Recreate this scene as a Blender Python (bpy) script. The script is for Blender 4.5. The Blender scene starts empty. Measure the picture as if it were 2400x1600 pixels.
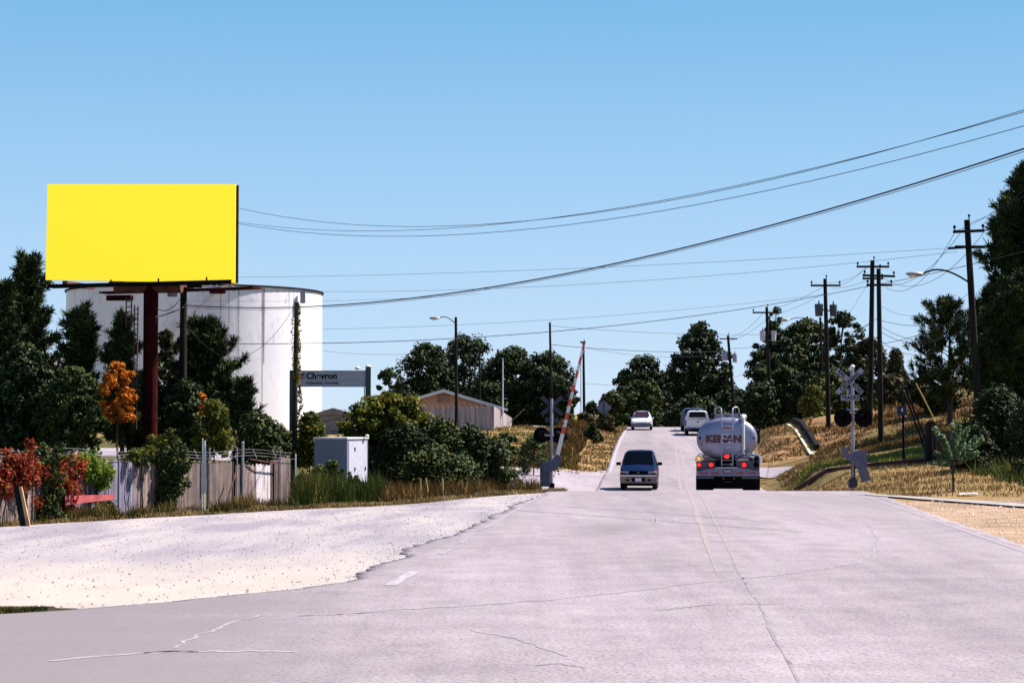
import bpy, math, random
import numpy as np
from mathutils import Vector, Matrix
R = math.radians
random.seed(7); rng = np.random.default_rng(7)
sc = bpy.context.scene; COL = sc.collection
# ---------------------------------------------------------------- camera, world, sun, exposure
F = 4667.0; CAMZ = 2.2; PITCH = math.atan(192/F)
cam = bpy.data.objects.new('camera', bpy.data.cameras.new('camera')); COL.objects.link(cam)
cam.location = (0, 0, CAMZ); cam.rotation_euler = (R(90)+PITCH, 0, 0)
cam.data.lens = 70.0; cam.data.sensor_width = 36.0; cam.data.clip_end = 6000; cam.data.clip_start = 0.5
sc.camera = cam
SUN_EL, SUN_AZ = R(52), R(19)          # azimuth counted from +x towards +y
world = bpy.data.worlds.new("World"); sc.world = world; world.use_nodes = True
wn = world.node_tree; sky = wn.nodes.new('ShaderNodeTexSky'); sky.sky_type = 'NISHITA'
sky.sun_disc = False; sky.sun_elevation = SUN_EL; sky.sun_rotation = R(90)-SUN_AZ
sky.air_density = 1.0; sky.dust_density = 0.0; sky.ozone_density = 6.0; sky.altitude = 50
_mx = wn.nodes.new('ShaderNodeMix'); _mx.data_type = 'RGBA'; _mx.blend_type = 'MULTIPLY'; _mx.inputs[0].default_value = 1; _mx.inputs[7].default_value = (.76, .98, 1.02, 1)
wn.links.new(sky.outputs[0], _mx.inputs[6]); 
_tc = wn.nodes.new('ShaderNodeTexCoord'); _sp = wn.nodes.new('ShaderNodeSeparateXYZ'); wn.links.new(_tc.outputs['Generated'], _sp.inputs[0])
_rp = wn.nodes.new('ShaderNodeValToRGB'); _e = _rp.color_ramp.elements      # low haze band of the sky: pale near the horizon, deeper blue above
_e[0].position = 0; _e[0].color = (.60,.71,.86,1); _e[1].position = .25; _e[1].color = (.165,.40,.69,1)
for _p, _c in ((.05,(.46,.63,.84,1)),(.12,(.33,.55,.80,1)),(.2,(.20,.45,.72,1))): _n2 = _e.new(_p); _n2.color = _c
wn.links.new(_sp.outputs[2], _rp.inputs[0]); _sc = wn.nodes.new('ShaderNodeVectorMath'); _sc.operation = 'SCALE'; _sc.inputs['Scale'].default_value = 7.7; wn.links.new(_rp.outputs[0], _sc.inputs[0])
_mr = wn.nodes.new('ShaderNodeMapRange'); _mr.inputs[1].default_value = .2; _mr.inputs[2].default_value = .55; _mr.inputs[3].default_value = .92; _mr.inputs[4].default_value = 0; wn.links.new(_sp.outputs[2], _mr.inputs[0])
_m2 = wn.nodes.new('ShaderNodeMix'); _m2.data_type = 'RGBA'; wn.links.new(_mr.outputs[0], _m2.inputs[0]); wn.links.new(_mx.outputs[2], _m2.inputs[6]); wn.links.new(_sc.outputs[0], _m2.inputs[7])
wn.links.new(_m2.outputs[2], wn.nodes['Background'].inputs[0]); wn.nodes['Background'].inputs[1].default_value = 0.062
sl = bpy.data.lights.new('sun', 'SUN'); sl.energy = 5.0; sl.angle = R(0.5); sl.color = (1.0, 0.93, 0.88)
so = bpy.data.objects.new('sun', sl); COL.objects.link(so)
sd = Vector((math.cos(SUN_AZ)*math.cos(SUN_EL), math.sin(SUN_AZ)*math.cos(SUN_EL), math.sin(SUN_EL)))
so.rotation_euler = sd.to_track_quat('Z', 'Y').to_euler(); so.location = (60, 30, 80)
sc.view_settings.view_transform = 'Standard'; sc.view_settings.look = 'None'
sc.view_settings.exposure = 1.25; sc.view_settings.gamma = 1.0

# ---------------------------------------------------------------- pixel -> point (photo seen 2352 wide)
K = 2400/2352
CP, SP = math.cos(PITCH), math.sin(PITCH)
def at(dx, dy, Y):
    u = (dx*K-1200)/F; v = (800-dy*K)/F
    d = (u, CP-v*SP, SP+v*CP); s = Y/d[1]
    return Vector((d[0]*s, Y, CAMZ+d[2]*s))
def X(dx, Y): return (dx*K-1200)/F*Y/CP*1.0
def mpp(Y): return K*Y/F
# ---------------------------------------------------------------- terrain
def hermite(xs, ys):
    xs = np.array(xs, float); ys = np.array(ys, float)
    d = np.diff(ys)/np.diff(xs); m = np.zeros_like(ys); m[0], m[-1] = d[0], d[-1]
    for i in range(1, len(ys)-1): m[i] = 0 if d[i-1]*d[i] <= 0 else 2*d[i-1]*d[i]/(d[i-1]+d[i])
    def f(x):
        x = np.clip(np.asarray(x, float), xs[0], xs[-1]); i = np.clip(np.searchsorted(xs, x)-1, 0, len(xs)-2)
        h = xs[i+1]-xs[i]; t = (x-xs[i])/h
        return (2*t**3-3*t**2+1)*ys[i]+(t**3-2*t**2+t)*h*m[i]+(-2*t**3+3*t**2)*ys[i+1]+(t**3-t**2)*h*m[i+1]
    return f
ZR = hermite([-60,  48,  58,   65,   68,   72,   78,   88,   94,   99, 104,  110, 125, 146, 160, 175, 200, 240, 300],
             [  0,   0, -.01,-.055,-.125,-.27,-.485,-.83,-1.02,-1.02,-.85,-.55, .35,1.23,1.60,1.86,1.45, 0.3,  0.0])
def XC(y): return 1.15+0.0745*np.asarray(y, float)
CPTS = []
def cp(dx, dy, Y): p = at(dx, dy, Y); CPTS.append((p.x, p.y, p.z))
for w in [(-8,20,-.02),(-12,30,-.15),(-22,30,-.25),(-14,40,-.28),(-30,50,-.4),(-30,15,-.15),(12,20,0),(20,30,.05),(13,42,.0),
          (60,150,5),(60,80,3.2),(32,60,.9),(26,200,3.5),(-70,100,.3),(-70,180,1.2),(30,20,.2),(-60,40,-.5),(-10,0,0),(10,0,0),(2,10,0),(5,30,0)]: CPTS.append(w)
for y in (45, 58, 66, 74, 84, 94, 104, 115, 130, 146, 160, 175, 200):
    CPTS.append((float(XC(y)), y, float(ZR(y))))
for w in [(0,1205,50),(345,1180,57.5),(680,1155,65),(1267,1128,72),(1000,1146,66),(1290,1125,86),(1110,1084,102),(1150,1083,106),(1380,1082,109),
          (900,1100,85),(700,1060,95),(300,1060,90),(0,1060,90),(1200,980,150),(1238,1019,168),(1160,1015,172),(1310,976,150),(1080,986,150),(960,990,150),(1200,1040,122),(1330,1050,118),
          (700,1000,150),(400,1000,150),(0,1000,150),(450,978,200),(100,975,230),(1200,970,220),
          (1957,1118,69),(2352,1160,53),(2352,1240,37),(2180,1056,85),(1990,1068,85),(1850,1082,85),(1790,1085,109),(1830,1068,112),(2000,1030,96),(2150,985,112),
          (2020,965,115),(1900,950,130),(1755,990,150),(1880,975,155),(2200,925,125),(2352,1060,75),(2100,1090,76),(2352,960,105),(1790,1003,140),(1872,1050,116),
          (1800,1120,78)]: cp(*w)
CA = np.array(CPTS); _n = len(CA)
def _phi(r2): return np.where(r2 > 1e-9, 0.5*r2*np.log(np.maximum(r2, 1e-9)), 0)
_S = 50.0
_P = CA[:, :2]/_S
_A = np.zeros((_n+3, _n+3)); _d = ((_P[:, None]-_P[None])**2).sum(-1)
_A[:_n, :_n] = _phi(_d)+np.eye(_n)*0.004; _A[:_n, _n] = 1; _A[:_n, _n+1:] = _P; _A[_n:, :_n] = _A[:_n, _n:].T
_W = np.linalg.solve(_A, np.concatenate([CA[:, 2], [0, 0, 0]]))
def sstep(a, b, x): t = np.clip((x-a)/np.subtract(b, a), 0, 1); return t*t*(3-2*t)
def gz(x, y):
    x = np.atleast_1d(np.asarray(x, float)); y = np.atleast_1d(np.asarray(y, float)); sh = np.broadcast(x, y).shape
    x = np.broadcast_to(x, sh).ravel(); y = np.broadcast_to(y, sh).ravel()
    cx = np.clip(x, -75, 62); cy = np.clip(y, -5, 232)
    out = np.empty(len(x))
    for i in range(0, len(x), 20000):
        q = np.stack([cx[i:i+20000], cy[i:i+20000]], 1)/_S
        d = ((q[:, None]-_P[None])**2).sum(-1)
        out[i:i+20000] = _phi(d)@_W[:_n]+_W[_n]+q@_W[_n+1:]
    far = np.sqrt(((x-cx)**2+(y-cy)**2)); w = sstep(0, 160, far)
    out = np.clip(out, -1.6, 7)*(1-w)+0.5*w
    t = np.abs(x-XC(y)); ou = 9.5-np.where(x > XC(y), 3.7*sstep(73, 86, y), 2.6*sstep(84, 102, y)); b = (1-sstep(4.5, ou, t))*(1-sstep(230, 300, y))
    out = out*(1-b)+ZR(y)*b
    return out.reshape(sh)
def G(x, y): return float(gz(x, y)[0])
def gp(dx, Y): x = X(dx, Y); return Vector((x, Y, G(x, Y)))

# ---------------------------------------------------------------- materials
MATS = {}
def nmat(name):
    m = bpy.data.materials.new(name); m.use_nodes = True; MATS[name] = m
    return m, m.node_tree, m.node_tree.nodes['Principled BSDF']
def N(nt, typ, **kw):
    n = nt.nodes.new(typ)
    for k, v in kw.items():
        if k.startswith('_'): setattr(n, k[1:], v)
        else: n.inputs[k.replace('_', ' ')].default_value = v
    return n
def noise(nt, scale, detail=3, vec=None, rough=.55):
    n = N(nt, 'ShaderNodeTexNoise', Scale=scale, Detail=detail, Roughness=rough)
    if vec: nt.links.new(vec, n.inputs['Vector'])
    return n.outputs['Fac']
def pos(nt, scale=(1,1,1), obj=False):
    if obj: o = nt.nodes.new('ShaderNodeTexCoord').outputs['Object']
    else: o = nt.nodes.new('ShaderNodeNewGeometry').outputs['Position']
    mp = nt.nodes.new('ShaderNodeMapping'); mp.inputs['Scale'].default_value = scale; nt.links.new(o, mp.inputs[0]); return mp.outputs[0]
def ramp(nt, fac, stops):
    r = nt.nodes.new('ShaderNodeValToRGB'); e = r.color_ramp.elements
    e[0].position, e[0].color = stops[0][0], (*stops[0][1], 1); e[1].position, e[1].color = stops[-1][0], (*stops[-1][1], 1)
    for p, c in stops[1:-1]: n = e.new(p); n.color = (*c, 1)
    nt.links.new(fac, r.inputs[0]); return r.outputs[0]
def mix(nt, fac, a, b, typ='MIX'):
    m = nt.nodes.new('ShaderNodeMix'); m.data_type = 'RGBA'; m.blend_type = typ
    for i, v in ((0, fac), (6, a), (7, b)):
        if hasattr(v, 'is_linked'): nt.links.new(v, m.inputs[i])
        else: m.inputs[i].default_value = v if i == 0 else (*v, 1)
    return m.outputs[2]
def bump(nt, bs, h, s=.3, d=.02):
    b = nt.nodes.new('ShaderNodeBump'); b.inputs['Strength'].default_value = s; b.inputs['Distance'].default_value = d
    nt.links.new(h, b.inputs['Height']); nt.links.new(b.outputs[0], bs.inputs['Normal'])
def simple(name, c, rough=.6, metal=0, var=.12, scale=6, coat=0, spec=.5, emis=None, es=0, stretch=(1,1,1)):
    m, nt, b = nmat(name); b.inputs['Roughness'].default_value = rough; b.inputs['Metallic'].default_value = metal
    b.inputs['Coat Weight'].default_value = coat; b.inputs['Specular IOR Level'].default_value = spec
    f = noise(nt, scale, 4, pos(nt, stretch, True))
    lo = tuple(max(0, v*(1-2.2*var)) for v in c); hi = tuple(min(1, v*(1+1.6*var)) for v in c)
    nt.links.new(ramp(nt, f, [(.3, lo), (.7, hi)]), b.inputs['Base Color'])
    if emis: b.inputs['Emission Color'].default_value = (*emis, 1); b.inputs['Emission Strength'].default_value = es
    return m
def foliage(name, stops, rough=.65, spec=.12, trans=0.0):
    m, nt, b = nmat(name); b.inputs['Roughness'].default_value = rough; b.inputs['Specular IOR Level'].default_value = spec
    a = nt.nodes.new('ShaderNodeAttribute'); a.attribute_name = 'tone'
    nt.links.new(ramp(nt, a.outputs['Fac'], stops), b.inputs['Base Color'])
    if trans:
        tl = nt.nodes.new('ShaderNodeBsdfTranslucent'); ms = nt.nodes.new('ShaderNodeMixShader'); ms.inputs[0].default_value = trans
        nt.links.new(b.inputs['Base Color'].links[0].from_socket, tl.inputs[0]); nt.links.new(b.outputs[0], ms.inputs[1]); nt.links.new(tl.outputs[0], ms.inputs[2])
        nt.links.new(ms.outputs[0], nt.nodes['Material Output'].inputs[0])
    return m
pineM = foliage('pine needles', [(0,(.008,.015,.006)),(.45,(.024,.042,.012)),(.75,(.065,.088,.022)),(1,(.17,.18,.05))])
darkM = foliage('dark leaves', [(0,(.007,.013,.006)),(.5,(.019,.033,.010)),(.8,(.045,.060,.015)),(1,(.11,.11,.026))])
mixM = foliage('mixed leaves', [(0,(.010,.022,.007)),(.5,(.03,.048,.012)),(.8,(.07,.08,.015)),(1,(.17,.12,.02))])
brownM = foliage('browning leaves', [(0,(.012,.018,.008)),(.5,(.04,.04,.014)),(.8,(.09,.065,.02)),(1,(.17,.09,.025))])
yelM = foliage('yellow green leaves', [(0,(.018,.032,.006)),(.5,(.065,.085,.012)),(.8,(.17,.14,.012)),(1,(.46,.28,.025))], trans=.3)
orangeM = foliage('orange autumn leaves', [(0,(.10,.025,.006)),(.4,(.34,.09,.010)),(.8,(.6,.2,.02)),(1,(.7,.34,.04))], trans=.35)
redM = foliage('red creeper leaves', [(0,(.03,.01,.006)),(.35,(.12,.018,.010)),(.6,(.34,.035,.014)),(.75,(.22,.08,.015)),(.85,(.10,.10,.02)),(1,(.06,.09,.015))], trans=.3)
limeM = foliage('lime creeper leaves', [(0,(.03,.06,.01)),(.5,(.10,.16,.015)),(1,(.30,.34,.03))], trans=.3)
glossM = foliage('glossy leaves', [(0,(.04,.08,.03)),(.5,(.10,.17,.07)),(1,(.38,.48,.26))], rough=.5, spec=.25, trans=.4)
dryM = foliage('dry grass', [(0,(.09,.055,.016)),(.4,(.20,.13,.048)),(.75,(.34,.225,.09)),(1,(.46,.33,.15))], rough=.8)
weedM = foliage('weeds', [(0,(.025,.034,.008)),(.35,(.065,.075,.015)),(.65,(.15,.10,.026)),(1,(.32,.20,.06))], rough=.8)
rustwM = foliage('rusty weeds', [(0,(.022,.026,.008)),(.35,(.075,.055,.016)),(.7,(.16,.085,.024)),(1,(.32,.18,.06))], rough=.8)
greengM = foliage('green grass', [(0,(.06,.08,.012)),(.5,(.17,.2,.03)),(1,(.36,.34,.07))], rough=.8)
greenwM = foliage('green weeds', [(0,(.02,.035,.008)),(.5,(.06,.085,.014)),(.85,(.13,.14,.03)),(1,(.3,.2,.05))], rough=.8)
barkM = simple('bark', (.035,.024,.018), .9, var=.3, scale=5, stretch=(1,1,.2))
woodM = simple('creosote wood', (.020,.016,.014), .95, spec=.08, var=.35, scale=7, stretch=(1,1,.08))
woodGM = simple('grey pole wood', (.045,.035,.034), .95, spec=.08, var=.3, scale=7, stretch=(1,1,.08))
stakeM = simple('weathered stake wood', (.42,.25,.11), .9, var=.3, scale=9, stretch=(1,1,.1))
wireM = simple('cable sheath', (.035,.035,.05), .9, var=.1, spec=.08)
steelM = simple('galvanised steel', (.28,.28,.31), .5, .35, var=.12, scale=9)
alumM = simple('signal aluminium', (.30,.29,.36), .55, .25, var=.12, scale=8)
blackM = simple('matt black', (.005,.005,.006), .9, var=.2, spec=.06)
whiteM = simple('white paint', (.62,.62,.62), .45, var=.04)
redpM = simple('red reflective paint', (.62,.05,.03), .45, var=.1)
rustM = simple('rust red primer', (.036,.0045,.004), .9, spec=.05, var=.25, scale=2.2)
rustdM = simple('rusty steel', (.10,.03,.022), .85, var=.3, scale=3)
greenpM = simple('dark green post paint', (.012,.04,.03), .5, var=.15)
rubberM = simple('rubber', (.009,.009,.010), .9, var=.2, spec=.08)
chromeM = simple('chrome', (.7,.7,.72), .16, 1, var=.05)
def glass(name, c):
    m, nt, b = nmat(name); b.inputs['Base Color'].default_value = (*c, 1); b.inputs['Roughness'].default_value = .06
    b.inputs['Specular IOR Level'].default_value = .1
    nt.links.new(ramp(nt, noise(nt, 3, 2, pos(nt, (1,1,1), True)), [(.3, tuple(v*.5 for v in c)), (.7, c)]), b.inputs['Base Color']); return m
glassM = glass('dark glass', (.0015,.002,.004)); lensM = glass('headlight glass', (.30,.32,.40))
cardM = simple('navy car paint', (.003,.010,.042), .4, .0, coat=0, spec=.05, var=.1)
carwM = simple('white car paint', (.60,.60,.63), .3, coat=.5, var=.03)
carbM = simple('blue truck paint', (.02,.045,.13), .3, coat=.5, var=.1)
plateM = simple('licence plate white', (.6,.62,.7), .5, var=.05)
tanM = simple('tan bumper paint', (.17,.135,.12), .5, var=.12)
redL = simple('lit red lamp', (.8,.02,.01), .3, emis=(1,.02,.01), es=.38); ambL = simple('lit amber lamp', (.9,.4,.03), .3, emis=(1,.35,.02), es=.4)
redR = simple('red reflector', (.25,.02,.02), .35, var=.15); ambR = simple('amber lens', (.8,.28,.04), .3)
maroonM = simple('maroon lettering', (.10,.018,.02), .6, var=.2)
navyM = simple('navy steel box', (.015,.02,.05), .6, var=.15)
conM = simple('pale concrete', (.25,.225,.215), .9, var=.14, scale=2)
# asphalt
def asphalt(name, base, seed):
    m, nt, b = nmat(name); b.inputs['Roughness'].default_value = .85; b.inputs['Specular IOR Level'].default_value = .25
    p = pos(nt); big = noise(nt, .12, 4, pos(nt, (1.6,.5,1))); mid = noise(nt, 1.1, 5, p); fine = noise(nt, 26, 2, p, .7)
    c = ramp(nt, big, [(.3, tuple(v*.74 for v in base)), (.6, base), (.75, tuple(v*1.06 for v in base))])
    c = mix(nt, .55, c, ramp(nt, mid, [(.3, (.62,.60,.62)), (.65, (1,1,1))]), 'MULTIPLY')
    c = mix(nt, .9, c, ramp(nt, fine, [(.34, (.45,.43,.47)), (.48, (.93,.92,.93)), (.62, (1,1,1)), (.72, (1.25,1.22,1.22))]), 'MULTIPLY')
    c = mix(nt, .38, c, ramp(nt, noise(nt, 1.0, 5, pos(nt, (2.4,.12,1)), .6), [(.34, (.68,.66,.68)), (.56, (1,1,1))]), 'MULTIPLY')
    a = nt.nodes.new('ShaderNodeAttribute'); a.attribute_name = 'tone'
    c = mix(nt, a.outputs['Fac'], c, tuple(v*.50 for v in base))
    nt.links.new(c, b.inputs['Base Color']); bump(nt, b, fine, .35, .01); return m
asphM = asphalt('old pale asphalt', (.318,.270,.283), 0)
asphFarM = asphalt('far pale asphalt', (.35,.295,.32), 1)
def gravel():
    m, nt, b = nmat('white gravel'); b.inputs['Roughness'].default_value = .95; b.inputs['Specular IOR Level'].default_value = .1
    p = pos(nt); big = noise(nt, .55, 5, pos(nt, (1.1,.22,1))); fine = noise(nt, 14, 4, p, .75); v = N(nt, 'ShaderNodeTexVoronoi', Scale=7.0)
    nt.links.new(p, v.inputs['Vector'])
    c = ramp(nt, big, [(.38, (.23,.205,.23)), (.5, (.30,.265,.275)), (.62, (.355,.31,.305))])
    c = mix(nt, .8, c, ramp(nt, fine, [(.30, (.50,.48,.52)), (.47, (.95,.94,.94)), (.7, (1,1,1))]), 'MULTIPLY')
    gy = nt.nodes.new('ShaderNodeSeparateXYZ'); nt.links.new(p, gy.inputs[0]); ms = N(nt, 'ShaderNodeMapRange'); nt.links.new(gy.outputs[1], ms.inputs[0]); ms.inputs[1].default_value = 27; ms.inputs[2].default_value = 36
    sd_ = ramp(nt, noise(nt, .9, 5, pos(nt, (1.0,.5,1))), [(.35, (.33,.28,.25)), (.65, (.38,.325,.285))]); c = mix(nt, ms.outputs[0], sd_, c)
    vd = ramp(nt, v.outputs['Distance'], [(.08, (.45,.42,.45)), (.16, (1,1,1))]); vm = noise(nt, .5, 4, pos(nt, (1.1,.3,1))); vr = ramp(nt, vm, [(.48,(0,0,0)),(.62,(1,1,1))]); c = mix(nt, vr, c, mix(nt, 1.0, c, vd, 'MULTIPLY'))
    nt.links.new(c, b.inputs['Base Color']); bump(nt, b, fine, .5, .02); return m
gravM = gravel()
def groundm():
    m, nt, b = nmat('soil and dry grass'); b.inputs['Roughness'].default_value = 1; b.inputs['Specular IOR Level'].default_value = .05
    a = nt.nodes.new('ShaderNodeAttribute'); a.attribute_name = 'soil'
    n1 = noise(nt, 1.3, 6, pos(nt), .7); n2 = noise(nt, .25, 4, pos(nt))
    c = mix(nt, .9, a.outputs['Color'], ramp(nt, n1, [(.3, (.45,.42,.40)), (.6, (1,1,1)), (.8, (1.0,.95,.85))]), 'MULTIPLY')
    c = mix(nt, .6, c, ramp(nt, n2, [(.35, (.6,.62,.5)), (.6, (1,1,1))]), 'MULTIPLY')
    nt.links.new(c, b.inputs['Base Color']); bump(nt, b, n1, .5, .05); return m
groundM = groundm()
def linem(name, col, lo, hi, sc_=(3,.5,1)):
    m, nt, b = nmat(name); b.inputs['Roughness'].default_value = .8
    f = noise(nt, 3.0, 6, pos(nt, sc_), .75)
    nt.links.new(ramp(nt, f, [(lo, (.215,.178,.20)), (hi, col)]), b.inputs['Base Color']); return m
yellM = linem('worn yellow paint', (.27,.20,.12), .42, .8); yellNearM = linem('faint yellow paint', (.29,.205,.10), .42, .75)
wlineM = linem('worn white paint', (.36,.33,.35), .3, .7); wfaintM = linem('faint white paint', (.30,.26,.28), .4, .75)
crackM = simple('tarred crack', (.20,.165,.185), .9, var=.2, scale=3); skidM = simple('tyre mark', (.225,.19,.21), .9, var=.12, scale=1.5)
def tankm():
    m, nt, b = nmat('white tank paint'); b.inputs['Roughness'].default_value = .5
    # streaks: stretched noise on angle/height, stronger near the top; courses of plate
    tc = nt.nodes.new('ShaderNodeTexCoord').outputs['Object']; s = nt.nodes.new('ShaderNodeSeparateXYZ'); nt.links.new(tc, s.inputs[0])
    at2 = N(nt, 'ShaderNodeMath', _operation='ARCTAN2'); nt.links.new(s.outputs[1], at2.inputs[0]); nt.links.new(s.outputs[0], at2.inputs[1])
    cb = nt.nodes.new('ShaderNodeCombineXYZ'); nt.links.new(at2.outputs[0], cb.inputs[0])
    zz = N(nt, 'ShaderNodeMath', _operation='MULTIPLY'); nt.links.new(s.outputs[2], zz.inputs[0]); zz.inputs[1].default_value = .035; nt.links.new(zz.outputs[0], cb.inputs[1])
    f = noise(nt, 22, 4, cb.outputs[0], .6); f2 = noise(nt, 5, 3, cb.outputs[0])
    hgt = N(nt, 'ShaderNodeMapRange'); nt.links.new(s.outputs[2], hgt.inputs[0]); hgt.inputs[1].default_value = 1; hgt.inputs[2].default_value = 15.5
    st = ramp(nt, f, [(.54, (0,0,0)), (.74, (1,1,1))]); mu = N(nt, 'ShaderNodeMath', _operation='MULTIPLY'); nt.links.new(st, mu.inputs[0]); nt.links.new(hgt.outputs[0], mu.inputs[1])
    wv = N(nt, 'ShaderNodeMath', _operation='PINGPONG'); nt.links.new(s.outputs[2], wv.inputs[0]); wv.inputs[1].default_value = 1.2
    ln = ramp(nt, wv.outputs[0], [(0, (.90,.89,.92)), (.03, (1,1,1))])
    c = mix(nt, mu.outputs[0], ramp(nt, f2, [(.3, (.66,.64,.69)), (.7, (.74,.72,.75))]), (.42,.34,.37))
    nt.links.new(mix(nt, .9, c, ln, 'MULTIPLY'), b.inputs['Base Color']); return m
tankM = tankm()
def fencem(name, a, bcol, c3):
    m, nt, b = nmat(name); b.inputs['Roughness'].default_value = .9
    g = pos(nt, (1,1,.06)); f = noise(nt, 9, 5, g, .7); f2 = noise(nt, 1.2, 4, pos(nt)); f3 = noise(nt, 20, 3, pos(nt), .7)
    c = ramp(nt, f, [(.32, bcol), (.5, c3), (.66, a)])
    c = mix(nt, .7, c, ramp(nt, f2, [(.35, (.5,.45,.42)), (.6, (1,1,1))]), 'MULTIPLY')
    c = mix(nt, .5, c, ramp(nt, f3, [(.35, (.45,.42,.45)), (.6, (1,1,1))]), 'MULTIPLY')
    nt.links.new(c, b.inputs['Base Color']); return m
slatM = fencem('weathered fence slats', (.50,.40,.40), (.05,.03,.024), (.20,.135,.12))
slatLM = fencem('whitened fence slats', (.80,.74,.76), (.26,.18,.18), (.62,.54,.56))
slatDM = fencem('brown fence slats', (.26,.19,.17), (.06,.035,.03), (.13,.09,.08))
slatGM = fencem('grey blue fence slats', (.30,.28,.38), (.08,.07,.10), (.17,.15,.22))
cabM = simple('shade toned cabinet grey', (.15,.155,.21), .5, var=.08, scale=2, stretch=(1,1,.3))  # base colour darkened to carry the shade on the cabinet's front
tankerM = simple('brushed tank aluminium', (.27,.27,.38), .42, .55, var=.06, scale=2)
salmonM = simple('salmon siding', (.50,.25,.17), .8, var=.06, stretch=(.1,.1,6), scale=3)
shingleM = simple('grey shingles', (.20,.17,.18), .9, var=.2, scale=4)
m, nt, b = nmat('yellow billboard face with added glow'); b.inputs['Base Color'].default_value = (.9,.72,.02,1); b.inputs['Roughness'].default_value = .6
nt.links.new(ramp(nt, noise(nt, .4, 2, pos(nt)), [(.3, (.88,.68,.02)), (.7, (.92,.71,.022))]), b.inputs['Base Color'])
b.inputs['Emission Color'].default_value = (1,.78,.022,1); b.inputs['Emission Strength'].default_value = .33; billM = m  # emission added so the face reads bright yellow while in shade
signM = simple('grey sign face', (.38,.35,.38), .5, var=.04); lampM = simple('lamp glass', (.75,.72,.72), .3)

# ---------------------------------------------------------------- mesh helpers
class MB:
    def __init__(s): s.v = []; s.f = []
    def add(s, vs, fs): n = len(s.v); s.v += [tuple(p) for p in vs]; s.f += [tuple(n+i for i in q) for q in fs]; return s
    def box(s, c, d, rz=0, M=None):
        hx, hy, hz = d[0]/2, d[1]/2, d[2]/2; cr, sr = math.cos(rz), math.sin(rz); vs = []
        for a, b_, e in [(-1,-1,-1),(1,-1,-1),(1,1,-1),(-1,1,-1),(-1,-1,1),(1,-1,1),(1,1,1),(-1,1,1)]:
            x, y, z = a*hx, b_*hy, e*hz
            p = Vector((x*cr-y*sr, x*sr+y*cr, z))
            if M: p = M@p
            vs.append(p+Vector(c))
        return s.add(vs, [(0,3,2,1),(4,5,6,7),(0,1,5,4),(1,2,6,5),(2,3,7,6),(3,0,4,7)])
    def tube(s, pts, rad, n=8, cap=True):
        pts = [Vector(p) for p in pts]; k = len(pts); rad = rad if hasattr(rad, '__len__') else [rad]*k
        rings = []; up = None
        for i, p in enumerate(pts):
            t = (pts[min(i+1, k-1)]-pts[max(i-1, 0)]).normalized()
            if up is None: up = t.orthogonal().normalized()
            up = (up-t*up.dot(t)); up = up.normalized() if up.length > 1e-5 else t.orthogonal().normalized()
            w = t.cross(up); rings.append([p+(up*math.cos(2*math.pi*j/n)+w*math.sin(2*math.pi*j/n))*rad[i] for j in range(n)])
        vs = [q for r_ in rings for q in r_]; fs = []
        for i in range(k-1):
            for j in range(n): a = i*n+j; b_ = i*n+(j+1) % n; fs.append((a, b_, b_+n, a+n))
        if cap: fs += [tuple(range(n))[::-1], tuple(range((k-1)*n, k*n))]
        return s.add(vs, fs)
    def prism(s, poly, y0, y1, axis='y'):      # polygon in (x,z), extruded along y
        n = len(poly)
        f = (lambda a, b_, t: (a, t, b_)) if axis == 'y' else ((lambda a, b_, t: (a, b_, t)) if axis == 'z' else (lambda a, b_, t: (t, a, b_)))
        return s.add([f(a, b_, y0) for a, b_ in poly]+[f(a, b_, y1) for a, b_ in poly],
                     [tuple(range(n)), tuple(range(2*n-1, n-1, -1))]+[(i, i+n, (i+1) % n+n, (i+1) % n) for i in range(n)])
    def disc(s, c, r, y0, y1, n=20, rz=None):
        return s.prism([(c[0]+r*math.cos(2*math.pi*i/n), c[1]+(rz or r)*math.sin(2*math.pi*i/n)) for i in range(n)], y0, y1)
    def ball(s, c, r, n=10, m=6):
        rr = r if hasattr(r, '__len__') else (r, r, r); vs = []; fs = []
        for i in range(m+1):
            a = math.pi*i/m
            for j in range(n): b_ = 2*math.pi*j/n; vs.append((c[0]+rr[0]*math.sin(a)*math.cos(b_), c[1]+rr[1]*math.sin(a)*math.sin(b_), c[2]+rr[2]*math.cos(a)))
        for i in range(m):
            for j in range(n): a = i*n+j; b_ = i*n+(j+1) % n; fs.append((a, a+n, b_+n, b_))
        return s.add(vs, fs)
    def loft(s, rings, cap=True):
        n = len(rings[0]); vs = [p for r_ in rings for p in r_]; fs = []
        for i in range(len(rings)-1):
            for j in range(n): a = i*n+j; b_ = i*n+(j+1) % n; fs.append((a, b_, b_+n, a+n))
        if cap: fs += [tuple(range(n))[::-1], tuple(range((len(rings)-1)*n, len(rings)*n))]
        return s.add(vs, fs)
    def __call__(s, name, m, parent=None, off=None, smooth=True, angle=35):
        me = bpy.data.meshes.new(name); off = Vector(off) if off is not None else None
        vs = [tuple(Vector(p)-off) for p in s.v] if off is not None else s.v
        me.from_pydata(vs, [], s.f); me.materials.append(m); me.validate(); 
        bm_fix(me)
        if smooth: me.shade_smooth(); me.set_sharp_from_angle(angle=R(angle))
        o = bpy.data.objects.new(name, me); COL.objects.link(o)
        if parent: o.parent = parent
        return o
import bmesh
def bm_fix(me):
    bm = bmesh.new(); bm.from_mesh(me); bmesh.ops.recalc_face_normals(bm, faces=bm.faces); bm.to_mesh(me); bm.free()
def tag(o, label=None, cat=None, group=None, kind=None, loc=None):
    if label: o['label'] = label
    if cat: o['category'] = cat
    if group: o['group'] = group
    if kind: o['kind'] = kind
    if loc is not None: o.location = loc
    return o
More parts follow.
